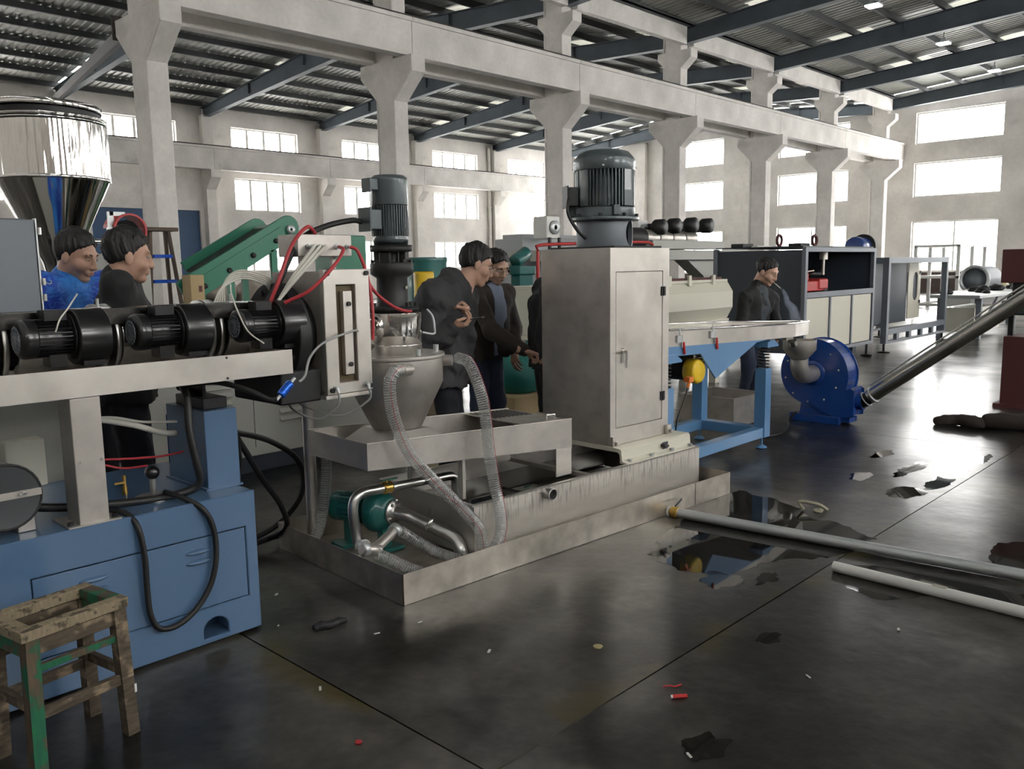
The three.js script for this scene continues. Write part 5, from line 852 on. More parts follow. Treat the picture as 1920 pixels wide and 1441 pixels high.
  const fm = at('wrapped_bags', 'film-wrapped bags stacked behind the green conveyor', 'bags', [4.0, 0, -8.2]); for (const [i, [x, y]] of [[4.25, 1.45], [4.65, 1.4], [5.0, 1.3]].entries()) obj('bag', blob(.2, x, y - .2, -8.2, 61 + i, .8), P([.35, .3, .25], { roughness: .3 }), fm); obj('rack', [bb(4.0, 5.3, 1.16, 1.2, -8.5, -7.9), ...[4.05, 4.6, 5.2].map((x) => bb(x, x + .05, 0, 1.16, -8.2, -8.15))], M.castIron, fm);
}
function cyBox(p, q, w, d) { const dir = q.clone().sub(p), L = dir.length(); const g = new THREE.BoxGeometry(w, L, d); g.translate(0, L / 2, 0).applyQuaternion(new THREE.Quaternion().setFromUnitVectors(V(0, 1, 0), dir.normalize())).translate(p.x, p.y, p.z); return fin(g); }
{ // maroon machine at the right edge
  const t = at('maroon_machine', 'maroon painted machine cut off by the right edge of the picture', 'machine', [10.25, 0, -2.0]);
  obj('base_block', bb(10.0, 10.5, .0, .745, -2.43, -1.5, .008), M.maroon, t); obj('foot', bb(9.95, 10.55, 0, .04, -2.48, -1.5), M.maroon, t);
  obj('column', bb(10.15, 10.2, .745, .99, -2.45 + .02, -2.38), M.castIron, t); obj('head', bb(9.95, 10.5, .97, 1.12, -2.46, -1.5, .02), P([.03, .045, .04], { roughness: .5 }), t);
  obj('upright', bb(10.1, 10.3, 1.12, 1.3, -2.4, -1.6, .01), M.castIron, t); obj('upper_panel', bb(10.05, 10.4, 1.3, 1.645, -2.5, -1.5, .008), M.maroon, t);
  const cl = P([.035, .027, .024], { roughness: .95, bumpMap: tGrain, bumpScale: .004 });
  tag(obj('dark_cloth', [lump([[8.52, .035, -2.62], [8.6, .05, -2.5], [8.62, .06, -2.38], [8.62, .045, -2.27], [8.66, .04, -2.22]], [.04, .06, .055, .07, .06])], cl), 'dark twisted rag end lying on the shiny floor by the duct', 'cloth');
  tag(obj('dark_cloth', [lump([[8.66, .06, -2.25], [8.69, .075, -2.1], [8.73, .07, -1.95], [8.8, .08, -1.75], [8.9, .07, -1.5]], [.075, .09, .085, .1, .09])], cl), 'larger dark rolled cloth bundle at the right edge of the floor', 'cloth');
}
function lump(pts, rad) { // rolled cloth
  const c = cv(pts), n = 40, seg = 18, pos = [], idx = [], fr = c.computeFrenetFrames(n);
  for (let i = 0; i <= n; i++) { const s = i / n, p = c.getPointAt(s), f = s * (rad.length - 1), k = Math.min(rad.length - 2, Math.floor(f)), r = rad[k] + (rad[k + 1] - rad[k]) * (f - k), e = Math.min(1, Math.sqrt(Math.max(0, 1 - Math.pow(Math.abs(s - .5) * 2, 8))) + .15);
    for (let j = 0; j < seg; j++) { const a = j / seg * 2 * PI, q = r * e * (.75 + .5 * fbm(j / seg * 5, s * 9, 5, 3, 77)); const v = p.clone().addScaledVector(fr.normals[i], Math.cos(a) * q).addScaledVector(fr.binormals[i], Math.sin(a) * q); pos.push(v.x, Math.max(.001, v.y * .9), v.z); if (i < n) { const A = i * seg + j, B = i * seg + (j + 1) % seg; idx.push(A, B, A + seg, B, B + seg, A + seg); } } }
  const g = new THREE.BufferGeometry(); g.setAttribute('position', new THREE.Float32BufferAttribute(pos, 3)); g.setIndex(idx); g.computeVertexNormals(); return fin(g);
}

cable('black_cable', 'black cable running along the floor from the blue blower to the screen stand', [[7.95, .08, -3.72], [7.8, .02, -3.72], [7.55, .012, -3.6], [7.2, .012, -3.5], [6.9, .012, -3.55], [6.66, .012, -3.7]], .011, M.blackRubber, 48);
{
  const t = at('green_feeder', 'green feeder housing behind the junction box and the pelletiser motor', 'machine', [5.1, 0, -7.1]); obj('housing', bb(4.9, 5.3, 1.5, 1.88, -7.4, -7.06, .02), M.green, t); for (const x of [4.95, 5.2]) for (const z of [-7.35, -7.12]) obj('leg', bb(x, x + .05, 0, 1.5, z, z + .04), M.green, t);
  const b = at('teal_sack', 'teal woven sack on a low box between the men and the cabinet', 'sack', [5.55, 0, -5.3]); obj('sack', blob(.24, 5.6, .42, -5.3, 121, 1.1), P([.01, .13, .11], { roughness: .6 }), b); obj('box', bb(5.3, 5.9, 0, .42, -5.6, -5.05, .01), M.cardboard, b);
  const d = at('wall_downpipe', 'white downpipe on the far left wall beside the fourth pilaster', 'pipe', [36.3, 0, -36.2]); obj('pipe', cy(V(36.3, 0.05, -36.28), V(36.3, 8.4, -36.28), .09), M.plaster, d); obj('bracket', [bb(36.18, 36.42, 2, 2.06, -36.398, -36.2), bb(36.18, 36.42, 5, 5.06, -36.398, -36.2)], M.plaster, d);
}
// ================================================================ on the floor
{
  const mk = (name, label, a, b, r, m) => { const o = at(name, label, 'pipe', [a.x, 0, a.z]); const d = b.clone().sub(a).normalize(); obj('tube', latheAt([[r * .82, .003], [r * .82, 0], [r, 0], [r, b.distanceTo(a)], [r * .82, b.distanceTo(a)], [r * .82, .003]], a, d, 28), m, o); return o; };
  const p1 = mk('drain_pipe', 'long grey pipe lying on the floor, screwed into the drip tray front', V(4.375, .032, -2.82), V(4.68, .032, .3), .03, M.galvanised);
  obj('brass_fitting', latheAt([[0, -.03], [.022, -.03], [.022, -.012], [.034, -.01], [.036, 0], [.036, .035], [.03, .038], [0, .038]], V(4.376, .032, -2.82), V(.305, 0, 3.12)), M.brass, p1);
  obj('white_collar', latheAt([[0, 0], [.03, 0], [.03, .014], [0, .014]], V(4.373, .032, -2.856), V(.305, 0, 3.12)), M.white, p1);
  obj('valve_lever', cyBox(V(4.38, .07, -2.81), V(4.5, .085, -2.84), .012, .006), M.castIron, p1);
  const p2 = mk('loose_pipe', 'loose white plastic pipe lying on the wet floor at the right', V(4.104, .027, -1.695), V(4.045, .027, .3), .026, M.pvc);
  obj('printed_mark', cyBox(V(4.09, .0535, -1.22), V(4.088, .0535, -1.16), .028, .0006), P([.3, .27, .22], { roughness: .6 }), p2);
}
{ // worn wooden stool with chipped green paint
  const tStool = tex(512, .5, (u, v) => { const worn = sstep(.42, .56, fbm(u * 6, v * 6, 6, 5, 801)), g = fbm(u * 60, v * 9, 60, 3, 831); const wood = [.27 + .14 * g, .225 + .12 * g, .18 + .09 * g], paint = [.1, .34 + .08 * g, .26]; const c = mixc(paint, wood, worn); return c; }, true);
  const tWood = tex(512, .5, (u, v) => { const d = fbm(u * 9, v * 9, 9, 5, 861), g = fbm(u * 12, v * 70, 70, 3, 871); const k = .22 + .18 * g + .22 * sstep(.5, .75, d); return [k * 1.02, k * .9, k * .74]; }, true);
  const pale = tex(256, .4, (u, v) => { const g = fbm(u * 80, v * 10, 80, 3, 881), s = sstep(.6, .7, fbm(u * 10, v * 10, 10, 4, 885)); const k = .44 + .16 * g - .22 * s; return [k * 1.03, k * .93, k * .76]; }, true);
  const paint = P([1, 1, 1], { map: tStool, roughness: .75, bumpMap: tGrain, bumpScale: .002 }), wood = P([1, 1, 1], { map: tWood, roughness: .85, bumpMap: tGrain, bumpScale: .002 }), top = P([1, 1, 1], { map: pale, roughness: .85, bumpMap: tGrain, bumpScale: .002 });
  const t = thing('wooden_stool', 'worn wooden stool frame with chipped green paint and no seat, front left', 'stool', [.885, 0, -2.915], 10 * PI / 180);
  // frame corners in its own axes: half sizes at top .165 x .12, legs splay slightly
  const hx = .155, hz = .115, H = .48;
  const leg = (sx, sz) => cyBox(V(sx * (hx + .0), 0, sz * (hz + .0)), V(sx * (hx - .012), H - .035, sz * (hz - .008)), .042, .04);
  for (const [sx, sz] of [[1, 1], [1, -1], [-1, -1], [-1, 1]]) { const l = obj('leg', leg(sx, sz), sx < 0 && sz > 0 ? paint : wood, t); l.userData.label = sx < 0 && sz > 0 ? 'leg with green paint at its top' : 'bare weathered leg'; }
  obj('seat_rail', bx(.35, .035, .045, 0, H - .018, .105, .004), top, t); obj('seat_rail', bx(.35, .035, .045, 0, H - .018, -.105, .004), top, t);
  obj('seat_rail', bx(.05, .034, .165, .15, H - .018, 0, .004), paint, t); obj('seat_rail', bx(.05, .034, .165, -.15, H - .018, 0, .004), top, t);
  obj('apron', bx(.27, .05, .02, 0, H - .065, .105, .003), wood, t); obj('apron', bx(.27, .05, .02, 0, H - .065, -.105, .003), wood, t); obj('apron', bx(.02, .06, .19, .145, H - .068, 0, .003), paint, t); obj('apron', bx(.02, .06, .19, -.145, H - .068, 0, .003), paint, t);
  obj('stretcher', bx(.28, .024, .02, 0, .345, .108, .003), paint, t); obj('stretcher', bx(.28, .024, .02, 0, .345, -.108, .003), wood, t);
  obj('stretcher', bx(.28, .034, .022, 0, .2, .112, .003), wood, t); obj('stretcher', bx(.28, .034, .022, 0, .2, -.112, .003), wood, t); obj('stretcher', bx(.022, .034, .2, .15, .225, 0, .003), wood, t); obj('stretcher', bx(.022, .034, .2, -.15, .225, 0, .003), wood, t);
  obj('paint_splash', bx(.008, .03, .002, .17, .16, .137, .0008), M.white, t);
}
{ // shallow puddles on the slabs
  const pud = (label, pts, y = .0012) => {
    const size = Math.max(...pts.map((p) => p[0])) - Math.min(...pts.map((p) => p[0])), w = Math.min(.8, size / 2);
    const c = new THREE.SplineCurve([...pts, pts[0]].map(([x, z]) => new THREE.Vector2(x, -z))), P3 = [];
    for (let i = 0; i < 320; i++) { const q = c.getPoint(i / 320), k = .16 * w * (fbm(i / 320 * 24, pts[0][0], 24, 5, 901) - .5) * 2, l = .12 * w * (fbm(i / 320 * 24, pts[0][0] + 7, 24, 5, 905) - .5) * 2; P3.push([q.x + k, q.y + l]); }
    tag(obj('puddle', extY(P3, .0004, y), M.water), label, 'puddle');
  };
  pud('shallow puddle along the drain pipe mirroring the yellow motor cap', [[3.72, -2.5], [3.62, -2.3], [3.7, -2.1], [4.0, -2.02], [4.3, -1.85], [4.7, -1.7], [4.9, -2.0], [4.95, -2.3], [5.2, -2.6], [5.1, -2.82], [4.7, -2.78], [4.3, -2.72], [4.0, -2.68]]);
  pud('puddle between the two floor pipes at the right', [[3.95, -1.55], [3.9, -1.35], [4.12, -1.2], [4.15, -.9], [4.2, -.6], [4.45, -.5], [4.48, -.9], [4.42, -1.3], [4.3, -1.6], [4.1, -1.68]]);
  pud('small puddle at the right edge beyond the grey pipe', [[4.75, -1.15], [4.78, -.9], [4.85, -.6], [5.15, -.6], [5.25, -.95], [5.1, -1.2]]);
  const ring = (x, z, a, b, n = 9, sd = 1) => Array.from({ length: n }, (_, i) => { const t = i / n * 2 * PI, k = .7 + .6 * hash2(i, sd, 77); return [x + a * k * Math.cos(t), z + b * k * Math.sin(t)]; });
  for (const [i, [x, z, p, q, n]] of [[6.95, -2.5, .16, .07, 'smallest, nearest the blower'], [6.55, -2.16, .26, .06, 'long one below the dark cloth'], [6.25, -1.87, .22, .08, 'beside the slab joint'], [5.86, -1.95, .2, .1, 'broad one before the slab joint'], [7.1, -1.86, .3, .05, 'thin one along the slab joint'], [6.1, -2.35, .14, .08, 'small one behind the clip']].entries()) pud(`thin bright water film on the shiny floor, ${n}`, ring(x, z, p, q, 10, i + 1));
  for (const [i, [x, z, p, q, n]] of [[3.62, -2.06, .12, .09, 'left of the loose pipe'], [3.8, -1.9, .1, .05, 'just left of the loose pipe end'], [3.17, -1.57, .06, .04, 'on the slab joint'], [2.27, -1.34, .1, .06, 'in the right foreground below the red tube']].entries()) pud(`dark wet splash ${n}`, ring(x, z, p, q, 12, i + 21));
}
{ // small litter
  const rag = P([.012, .012, .013], { roughness: .6 });
  tag(obj('black_glove', lump([[1.93, .014, -3.06], [1.97, .02, -3.05], [2.0, .018, -3.03], [2.05, .016, -3.04], [2.09, .01, -3.03]], [.016, .024, .02, .022, .012]), rag), 'crumpled black glove on the floor by the blue base', 'glove');
  const cap = at('red_plastic_cap', 'small red plastic tube lying near the slab joint', 'litter', [2.49, 0, -1.575]); obj('tube', [cyBox(V(2.475, .007, -1.59), V(2.515, .007, -1.555), .013, .012)], M.red, cap); obj('pale_end', cyBox(V(2.471, .007, -1.594), V(2.476, .007, -1.589), .012, .011), M.white, cap);
  tag(obj('red_wire_scrap', tube([[2.52, .004, -1.66], [2.54, .006, -1.645], [2.55, .004, -1.63], [2.58, .004, -1.62]], .003, 16), M.red), 'short red wire scrap beside the slab joint', 'litter');
  tag(obj('dry_leaf', blob(.02, 2.63, 0, -2.05, 95, .2), P([.35, .3, .15], { roughness: .8 })), 'curled yellowish leaf in front of the drip tray', 'litter');
  tag(obj('red_bottle_cap', latheFlat(.012, .008, 1.537, -2.195), M.redCable), 'tiny red cap on the floor in the lower left foreground', 'litter');
  const bits = P([.5, .5, .47], { roughness: .7 }), wh = [['beside the blue base corner', 1.86, -3.22], ['in front of the drip tray corner', 2.3, -2.78], ['below the glove', 2.1, -2.83], ['left of the leaf', 2.3, -2.35], ['near the slab crossing', 1.66, -2.6], ['in the shadow between base and tray', 2.05, -3.55], ['by the right foreground splash', 2.2, -1.35], ['right of the red tube', 2.95, -1.3], ['behind the loose pipe', 3.6, -1.2]];
  for (const [i, [n, x, z]] of wh.entries()) { const o = obj('paper_scrap', [rot(bx(rr(.012, .03), .003, rr(.006, .012), 0, .004, 0), rr(-.1, .1), rr(0, 3), rr(-.1, .1)).translate(x, 0, z)], bits); tag(o, `tiny pale paper scrap on the floor ${n}`, 'litter', 'pale scraps on the floor'); }
  tag(obj('bent_pipe_clip', [tube([[5.02, .01, -2.28], [5.0, .06, -2.3], [5.05, .05, -2.2], [5.1, .01, -2.16]], .01, 20), blob(.03, 5.06, 0, -2.2, 99, .5)], P([.3, .28, .2], { roughness: .5 })), 'bent metal clip behind the grey drain pipe', 'litter');
}
function latheFlat(r, h, x, z) { return lathe([[0, h], [r * .9, h], [r, h * .8], [r, 0.0005], [0, 0.0005]], x, 0, z, 18); }
// ================================================================ people
const sminK = (a, b, k) => { const h = clamp(.5 + .5 * (b - a) / k); return b + (a - b) * h - k * h * (1 - h); };
function cap(a, b, ra, rb) { const bx_ = b.x - a.x, by = b.y - a.y, bz = b.z - a.z, L = bx_ * bx_ + by * by + bz * bz || 1e-9; return (x, y, z) => { const px = x - a.x, py = y - a.y, pz = z - a.z; const h = clamp((px * bx_ + py * by + pz * bz) / L); const dx = px - bx_ * h, dy = py - by * h, dz = pz - bz * h; return Math.sqrt(dx * dx + dy * dy + dz * dz) - (ra + (rb - ra) * h); }; }
const ell = (c, rx, ry, rz) => (x, y, z) => { const a = (x - c.x) / rx, b = (y - c.y) / ry, d = (z - c.z) / rz, k = Math.sqrt(a * a + b * b + d * d); const g = Math.sqrt((a / rx) ** 2 + (b / ry) ** 2 + (d / rz) ** 2) || 1e-6; return k * (k - 1) / g; };
const uni = (fs, k) => (x, y, z) => { let d = fs[0](x, y, z); for (let i = 1; i < fs.length; i++) d = sminK(d, fs[i](x, y, z), k); return d; };
// surface nets over a signed distance field
function sdfMesh(f, lo, hi, h) {
  const nx = Math.ceil((hi.x - lo.x) / h) + 1, ny = Math.ceil((hi.y - lo.y) / h) + 1, nz = Math.ceil((hi.z - lo.z) / h) + 1;
  const F = new Float32Array(nx * ny * nz), id = (i, j, k) => (k * ny + j) * nx + i;
  for (let k = 0; k < nz; k++) for (let j = 0; j < ny; j++) for (let i = 0; i < nx; i++) F[id(i, j, k)] = f(lo.x + i * h, lo.y + j * h, lo.z + k * h);
  const vid = new Int32Array(nx * ny * nz).fill(-1), pos = [], idx = [];
  const C = [[0, 0, 0], [1, 0, 0], [0, 1, 0], [1, 1, 0], [0, 0, 1], [1, 0, 1], [0, 1, 1], [1, 1, 1]], E = [[0, 1], [2, 3], [4, 5], [6, 7], [0, 2], [1, 3], [4, 6], [5, 7], [0, 4], [1, 5], [2, 6], [3, 7]];
  for (let k = 0; k < nz - 1; k++) for (let j = 0; j < ny - 1; j++) for (let i = 0; i < nx - 1; i++) {
    let m = 0; const v = []; for (let c = 0; c < 8; c++) { const w = F[id(i + C[c][0], j + C[c][1], k + C[c][2])]; v.push(w); if (w < 0) m |= 1 << c; }
    if (m === 0 || m === 255) continue;
    let sx = 0, sy = 0, sz = 0, n = 0;
    for (const [a, b] of E) if ((v[a] < 0) !== (v[b] < 0)) { const t = v[a] / (v[a] - v[b]); sx += C[a][0] + (C[b][0] - C[a][0]) * t; sy += C[a][1] + (C[b][1] - C[a][1]) * t; sz += C[a][2] + (C[b][2] - C[a][2]) * t; n++; }
    vid[id(i, j, k)] = pos.length / 3; pos.push(lo.x + (i + sx / n) * h, lo.y + (j + sy / n) * h, lo.z + (k + sz / n) * h);
  }
  const quad = (a, b, c, d, flip) => { if (a < 0 || b < 0 || c < 0 || d < 0) return; if (flip) idx.push(a, c, b, a, d, c); else idx.push(a, b, c, a, c, d); };
  for (let k = 1; k < nz - 1; k++) for (let j = 1; j < ny - 1; j++) for (let i = 1; i < nx - 1; i++) {
    const a = F[id(i, j, k)] < 0;
    if (a !== F[id(i + 1, j, k)] < 0) quad(vid[id(i, j - 1, k - 1)], vid[id(i, j, k - 1)], vid[id(i, j, k)], vid[id(i, j - 1, k)], !a);
    if (a !== F[id(i, j + 1, k)] < 0) quad(vid[id(i - 1, j, k - 1)], vid[id(i, j, k - 1)], vid[id(i, j, k)], vid[id(i - 1, j, k)], a);
    if (a !== F[id(i, j, k + 1)] < 0) quad(vid[id(i - 1, j - 1, k)], vid[id(i, j - 1, k)], vid[id(i, j, k)], vid[id(i - 1, j, k)], !a);
  }
  const g = new THREE.BufferGeometry(); g.setAttribute('position', new THREE.Float32BufferAttribute(pos, 3)); g.setIndex(idx); g.computeVertexNormals(); return fin(g);
}
const skinMat = P([.50, .30, .215], { roughness: .5, sheen: .15 }), hairMat = P([.008, .007, .007], { roughness: .55 }), browMat = P([.02, .014, .012], { roughness: .8 }), eyeWhite = P([.5, .48, .45], { roughness: .3 }), eyeDark = P([.01, .007, .006], { roughness: .15 }), lipMat = P([.33, .14, .11], { roughness: .5 });
const O = V(0, 0, 0);
const headSDF = () => {
  const solid = uni([ell(V(0, .032, -.012), .077, .085, .096), ell(V(0, -.028, .012), .064, .086, .074), ell(V(0, -.095, .052), .03, .024, .03), ell(V(.04, -.028, .048), .032, .032, .034), ell(V(-.04, -.028, .048), .032, .032, .034), cap(V(-.036, .03, .077), V(.036, .03, .077), .013, .013), cap(V(0, .012, .09), V(0, -.03, .103), .009, .0125), ell(V(.011, -.034, .095), .009, .008, .01), ell(V(-.011, -.034, .095), .009, .008, .01), cap(V(-.018, -.057, .083), V(.018, -.057, .083), .0075, .0075), cap(V(-.014, -.068, .082), V(.014, -.068, .082), .008, .008), cap(V(0, -.03, -.03), V(0, -.2, -.04), .054, .06)], .014);
  const ears = uni([ell(V(.08, -.004, -.008), .011, .032, .019), ell(V(-.08, -.004, -.008), .011, .032, .019)], .005), e1 = ell(V(.032, .008, .098), .02, .013, .018), e2 = ell(V(-.032, .008, .098), .02, .013, .018);
  return (x, y, z) => { let d = sminK(solid(x, y, z), ears(x, y, z), .006); const e = Math.min(e1(x, y, z), e2(x, y, z)); const k = .012, h = clamp(.5 - .5 * (d + e) / k); d = d + (-e - d) * h + k * h * (1 - h); return d; };
};
const headGeo = sdfMesh(headSDF(), V(-.105, -.2, -.125), V(.105, .13, .135), .0042);
function hairGeo(style) {
  const e = ell(V(0, .045, -.018), .088, .089 + (style === 'tall' ? .016 : 0), .107);
  return sdfMesh((x, y, z) => { const n = fbm(x * 95 + 50, z * 80 + y * 30 + 50, 0x7fff, 3, 201) - .5; const shell = e(x, y, z) - .024 * n; const side = Math.abs(x) > .06 ? .02 : 0; const line = .066 + (z - .06) * (style === 'short' ? .9 : .84) - (z < .02 ? side * .6 : 0) + .03 * n; const clampLine = Math.max(line, -.065); return Math.max(shell, (clampLine - y) * .75); }, V(-.12, -.09, -.15), V(.12, .175, .125), .005);
}
const hairs = { tall: hairGeo('tall'), short: hairGeo('short') };
function handSDF(sx, curl, point) {
  const parts = [], pl = [];
  const kn = [[.03, .086], [.01, .092], [-.011, .088], [-.03, .078]], len = [[.044, .025, .021], [.048, .029, .022], [.045, .027, .021], [.035, .021, .018]];
  for (let i = 0; i < 4; i++) pl.push(cap(V(sx * kn[i][0] * .55, .0, 0), V(sx * kn[i][0], kn[i][1] - .005, 0), .016, .0125));
  parts.push(uni([...pl, cap(V(sx * .02, .02, .006), V(-sx * .015, .05, .006), .016, .015)], .014));
  for (let i = 0; i < 4; i++) { let c = i === 0 && point ? .05 : curl, p = V(sx * kn[i][0], kn[i][1] - .004, 0), a = 0; const segs = []; const B = [1.25, 1.5, .9]; for (let s = 0; s < 3; s++) { a += B[s] * c + .06; const q = p.clone().add(V(0, Math.cos(a), Math.sin(a)).multiplyScalar(len[i][s])); segs.push(cap(p, q, .0092 - s * .0008, .0088 - s * .0009)); p = q; } parts.push(uni(segs, .003)); }
  const t0 = V(sx * .026, .018, .008), t1 = V(sx * .05, .048, .018 + .016 * curl), t2 = V(sx * (.052 - .025 * curl), .078, .02 + .028 * curl), t3 = V(sx * (.048 - .04 * curl), .1 - .006 * curl, .022 + .034 * curl);
  parts.push(uni([cap(t0, t1, .015, .0115), cap(t1, t2, .011, .0098), cap(t2, t3, .0096, .0082)], .006));
  parts.push(cap(V(0, -.06, 0), V(0, .01, 0), .026, .024));
  return uni(parts, .005);
}
function person(o) {
  const J = {}; for (const k in o.J) J[k] = V(...o.J[k]);
  const base = [J.pelvis.x, 0, J.pelvis.z], t = at('person', o.label, 'person', base);
  const fwd = V(Math.sin(o.yaw), 0, Math.cos(o.yaw)), hs = o.headScale ?? 1;
  const torso = (inf, low = 0) => { const f = []; for (const s of ['R', 'L']) { const top = J.neck.clone().lerp(J['sh' + s], .5).add(V(0, -.09, 0)), hip = J['hip' + s].clone().add(V(0, .05 - low, 0)); f.push(cap(top, J.chest.clone().lerp(J['sh' + s], .28), .085 + inf, .105 + inf)); f.push(cap(J.chest.clone().lerp(J['sh' + s], .28), hip, .105 + inf, .108 + inf)); f.push(cap(J.neck.clone().add(V(0, -.03, 0)), J['sh' + s], .06 + inf, .062 + inf)); } f.push(cap(J.chest, J.pelvis, .115 + inf, .12 + inf)); return f; };
  const arms = (inf, end) => { const f = []; for (const s of ['R', 'L']) { const w = J['el' + s].clone().lerp(J['wr' + s], end); f.push(cap(J['sh' + s], J['el' + s], .052 + inf, .042 + inf)); f.push(cap(J['el' + s], w, .042 + inf, .03 + inf * .9)); } return f; };
  const legs = (inf, end = 1) => { const f = []; for (const s of ['R', 'L']) { f.push(cap(J['hip' + s], J['kn' + s], .078 + inf, .055 + inf)); f.push(cap(J['kn' + s], J['kn' + s].clone().lerp(J['an' + s], end), .053 + inf, .036 + inf)); } return f; };
  const all = Object.values(J), lo = V(1e9, 1e9, 1e9), hi = V(-1e9, -1e9, -1e9); all.forEach((p) => { lo.min(p); hi.max(p); }); lo.addScalar(-.24); hi.addScalar(.24); lo.y = -.03;
  // the body: trunk, limbs, head and hands as one skin
  const skin = [sdfMesh(uni([...torso(-.02), ...arms(-.008, 1), ...legs(-.012)], .03), lo, V(hi.x, J.neck.y + .12, hi.z), .016)];
  const hq = new THREE.Quaternion().setFromEuler(new THREE.Euler(o.head[0], o.head[1], o.head[2] ?? 0, 'YXZ')), hm = new THREE.Matrix4().compose(J.head, hq, V(hs, hs, hs));
  skin.push(headGeo.clone().applyMatrix4(hm)); { const nb = V(0, -.12, -.035).applyMatrix4(hm); skin.push(sdfMesh(cap(nb, J.neck.clone().add(V(0, -.03, 0)), .056, .064), nb.clone().min(J.neck).addScalar(-.11), nb.clone().max(J.neck).addScalar(.11), .01)); }
  for (const s of ['R', 'L']) { const h = o.hands?.[s] ?? { dir: J['wr' + s].clone().sub(J['el' + s]).toArray(), palm: [-fwd.z * (s === 'R' ? 1 : -1), 0, fwd.x * (s === 'R' ? 1 : -1)], curl: .35 };
    const y = V(...h.dir).normalize(), z = V(...h.palm); z.addScaledVector(y, -z.dot(y)).normalize(); const x = y.clone().cross(z); const g = sdfMesh(handSDF(s === 'R' ? 1 : -1, h.curl, h.point), V(-.075, -.07, -.04), V(.075, .2, .13), .0042); skin.push(g.applyMatrix4(new THREE.Matrix4().makeBasis(x, y, z).setPosition(J['wr' + s].clone()))); }
  const body = obj('body', skin, skinMat, t);
  const fold = (f, a) => (x, y, z) => { const d = f(x, y, z); return Math.abs(d) < .05 ? d + a * (fbm(x * 14 + y * 5 + 40, y * 11 + z * 12 + 40, 0x7fff, 3, 301) - .5) : d; };
  const hem = o.hem ?? (J.pelvis.y - .1);
  const jk = uni([...torso(.022 + (o.puff ?? 0), .3), ...arms(.02 + (o.puff ?? 0) * .6, .93), cap(J.neck.clone().add(V(0, -.02, 0)).addScaledVector(fwd, -.02), J.neck.clone().add(V(0, .035, 0)).addScaledVector(fwd, -.025), .072, o.collar ?? .07)], .035);
  obj('jacket', sdfMesh(fold((x, y, z) => Math.max(jk(x, y, z), hem - y), o.puff ? .055 : .03), V(lo.x, hem - .05, lo.z), V(hi.x, J.neck.y + .14, hi.z), .013), o.jacket, t);
  const tr = uni([...legs(.016, .97), cap(J.pelvis.clone().add(V(0, .05, 0)), J.pelvis, .13, .12)], .04);
  obj('trousers', sdfMesh(fold((x, y, z) => Math.max(tr(x, y, z), y - hem - .12), .025), lo, V(hi.x, hem + .17, hi.z), .015), o.trousers, t);
  for (const s of ['R', 'L']) { const a = J['an' + s].clone(); obj('shoe', sdfMesh((x, y, z) => Math.max(uni([cap(V(a.x, .045, a.z).addScaledVector(fwd, -.04), V(a.x, .035, a.z).addScaledVector(fwd, .15), .045, .036), cap(V(a.x, .09, a.z), V(a.x, .05, a.z), .045, .045)], .03)(x, y, z), .002 - y), V(a.x - .25, -.01, a.z - .25), V(a.x + .25, .16, a.z + .25), .012), M.blackRubber, t); }
  if (o.shirt) { const side = V(fwd.z, 0, -fwd.x), sf = uni(torso(.026, .1), .035); obj('shirt', sdfMesh((x, y, z) => { const r = V(x, y, z).sub(J.chest); return Math.max(sf(x, y, z), Math.abs(r.dot(side)) - .075, .05 - r.dot(fwd), hem + .02 - y); }, V(lo.x, hem, lo.z), V(hi.x, J.neck.y + .05, hi.z), .013), o.shirt, t); }
  const hp = (g) => g.applyMatrix4(hm);
  obj('hair', hp(hairs[o.hair ?? 'tall'].clone()), hairMat, t);
  for (const s of [-1, 1]) {
    obj('eyebrow', hp(tube([[s * .016, .029, .092], [s * .032, .034, .089], [s * .05, .028, .078]], .0035, 12, 6)), browMat, t);
    const e = obj('eye', hp(ell2(s * .032, .007, .081, .0125, .0055, .0085)), eyeWhite, t); obj('iris', hp(ell2(s * .032 + (o.gaze ?? 0), .0065, .0855, .0056, .0052, .0048)), eyeDark, e);
    obj('eyelid', hp(tube([[s * .019, .009, .0865], [s * .032, .0135, .0905], [s * .045, .009, .085]], .0022, 10, 5)), skinMat, t);
  }
  obj('lips', hp([tube([[-.021, -.061, .085], [-.01, -.0585, .0915], [0, -.0595, .0925], [.01, -.0585, .0915], [.021, -.061, .085]], .0038, 16, 6), tube([[-.018, -.0655, .0855], [0, -.0675, .091], [.018, -.0655, .0855]], .0042, 12, 6)].reduce((a, b) => mergeGeometries([a, b]))), lipMat, t);
  if (o.glasses) { const g = obj('glasses', hp([torus(.021, .0016, .033, .004, .106), torus(.021, .0016, -.033, .004, .106), tube([[-.012, .008, .106], [0, .011, .108], [.012, .008, .106]], .0015, 8, 5), tube([[.054, .006, .105], [.078, .012, .05], [.084, .008, -.01]], .0016, 12, 5), tube([[-.054, .006, .105], [-.078, .012, .05], [-.084, .008, -.01]], .0016, 12, 5)].reduce((a, b) => mergeGeometries([a, b]))), P([.6, .55, .5], { metalness: 1, roughness: .25 }), t); obj('lenses', hp(mergeGeometries([latheZ([[0, 0], [.02, 0]], .033, .004, .106, 20), latheZ([[0, 0], [.02, 0]], -.033, .004, .106, 20)])), M.glass, g); }
  return { t, hm, J };
}
function ell2(x, y, z, a, b, c) { return sph(1, 0, 0, 0, a, b, c, 14, 10).translate(x, y, z); }
const cloth = (c, r = .8) => P(c, { roughness: r, bumpMap: tGrain, bumpScale: .002 });
const black = cloth([.014, .014, .015]), charcoal = cloth([.034, .034, .036], .75), brown = cloth([.03, .022, .017]), navy = cloth([.01, .012, .018]), jeans = cloth([.03, .04, .07], .9);
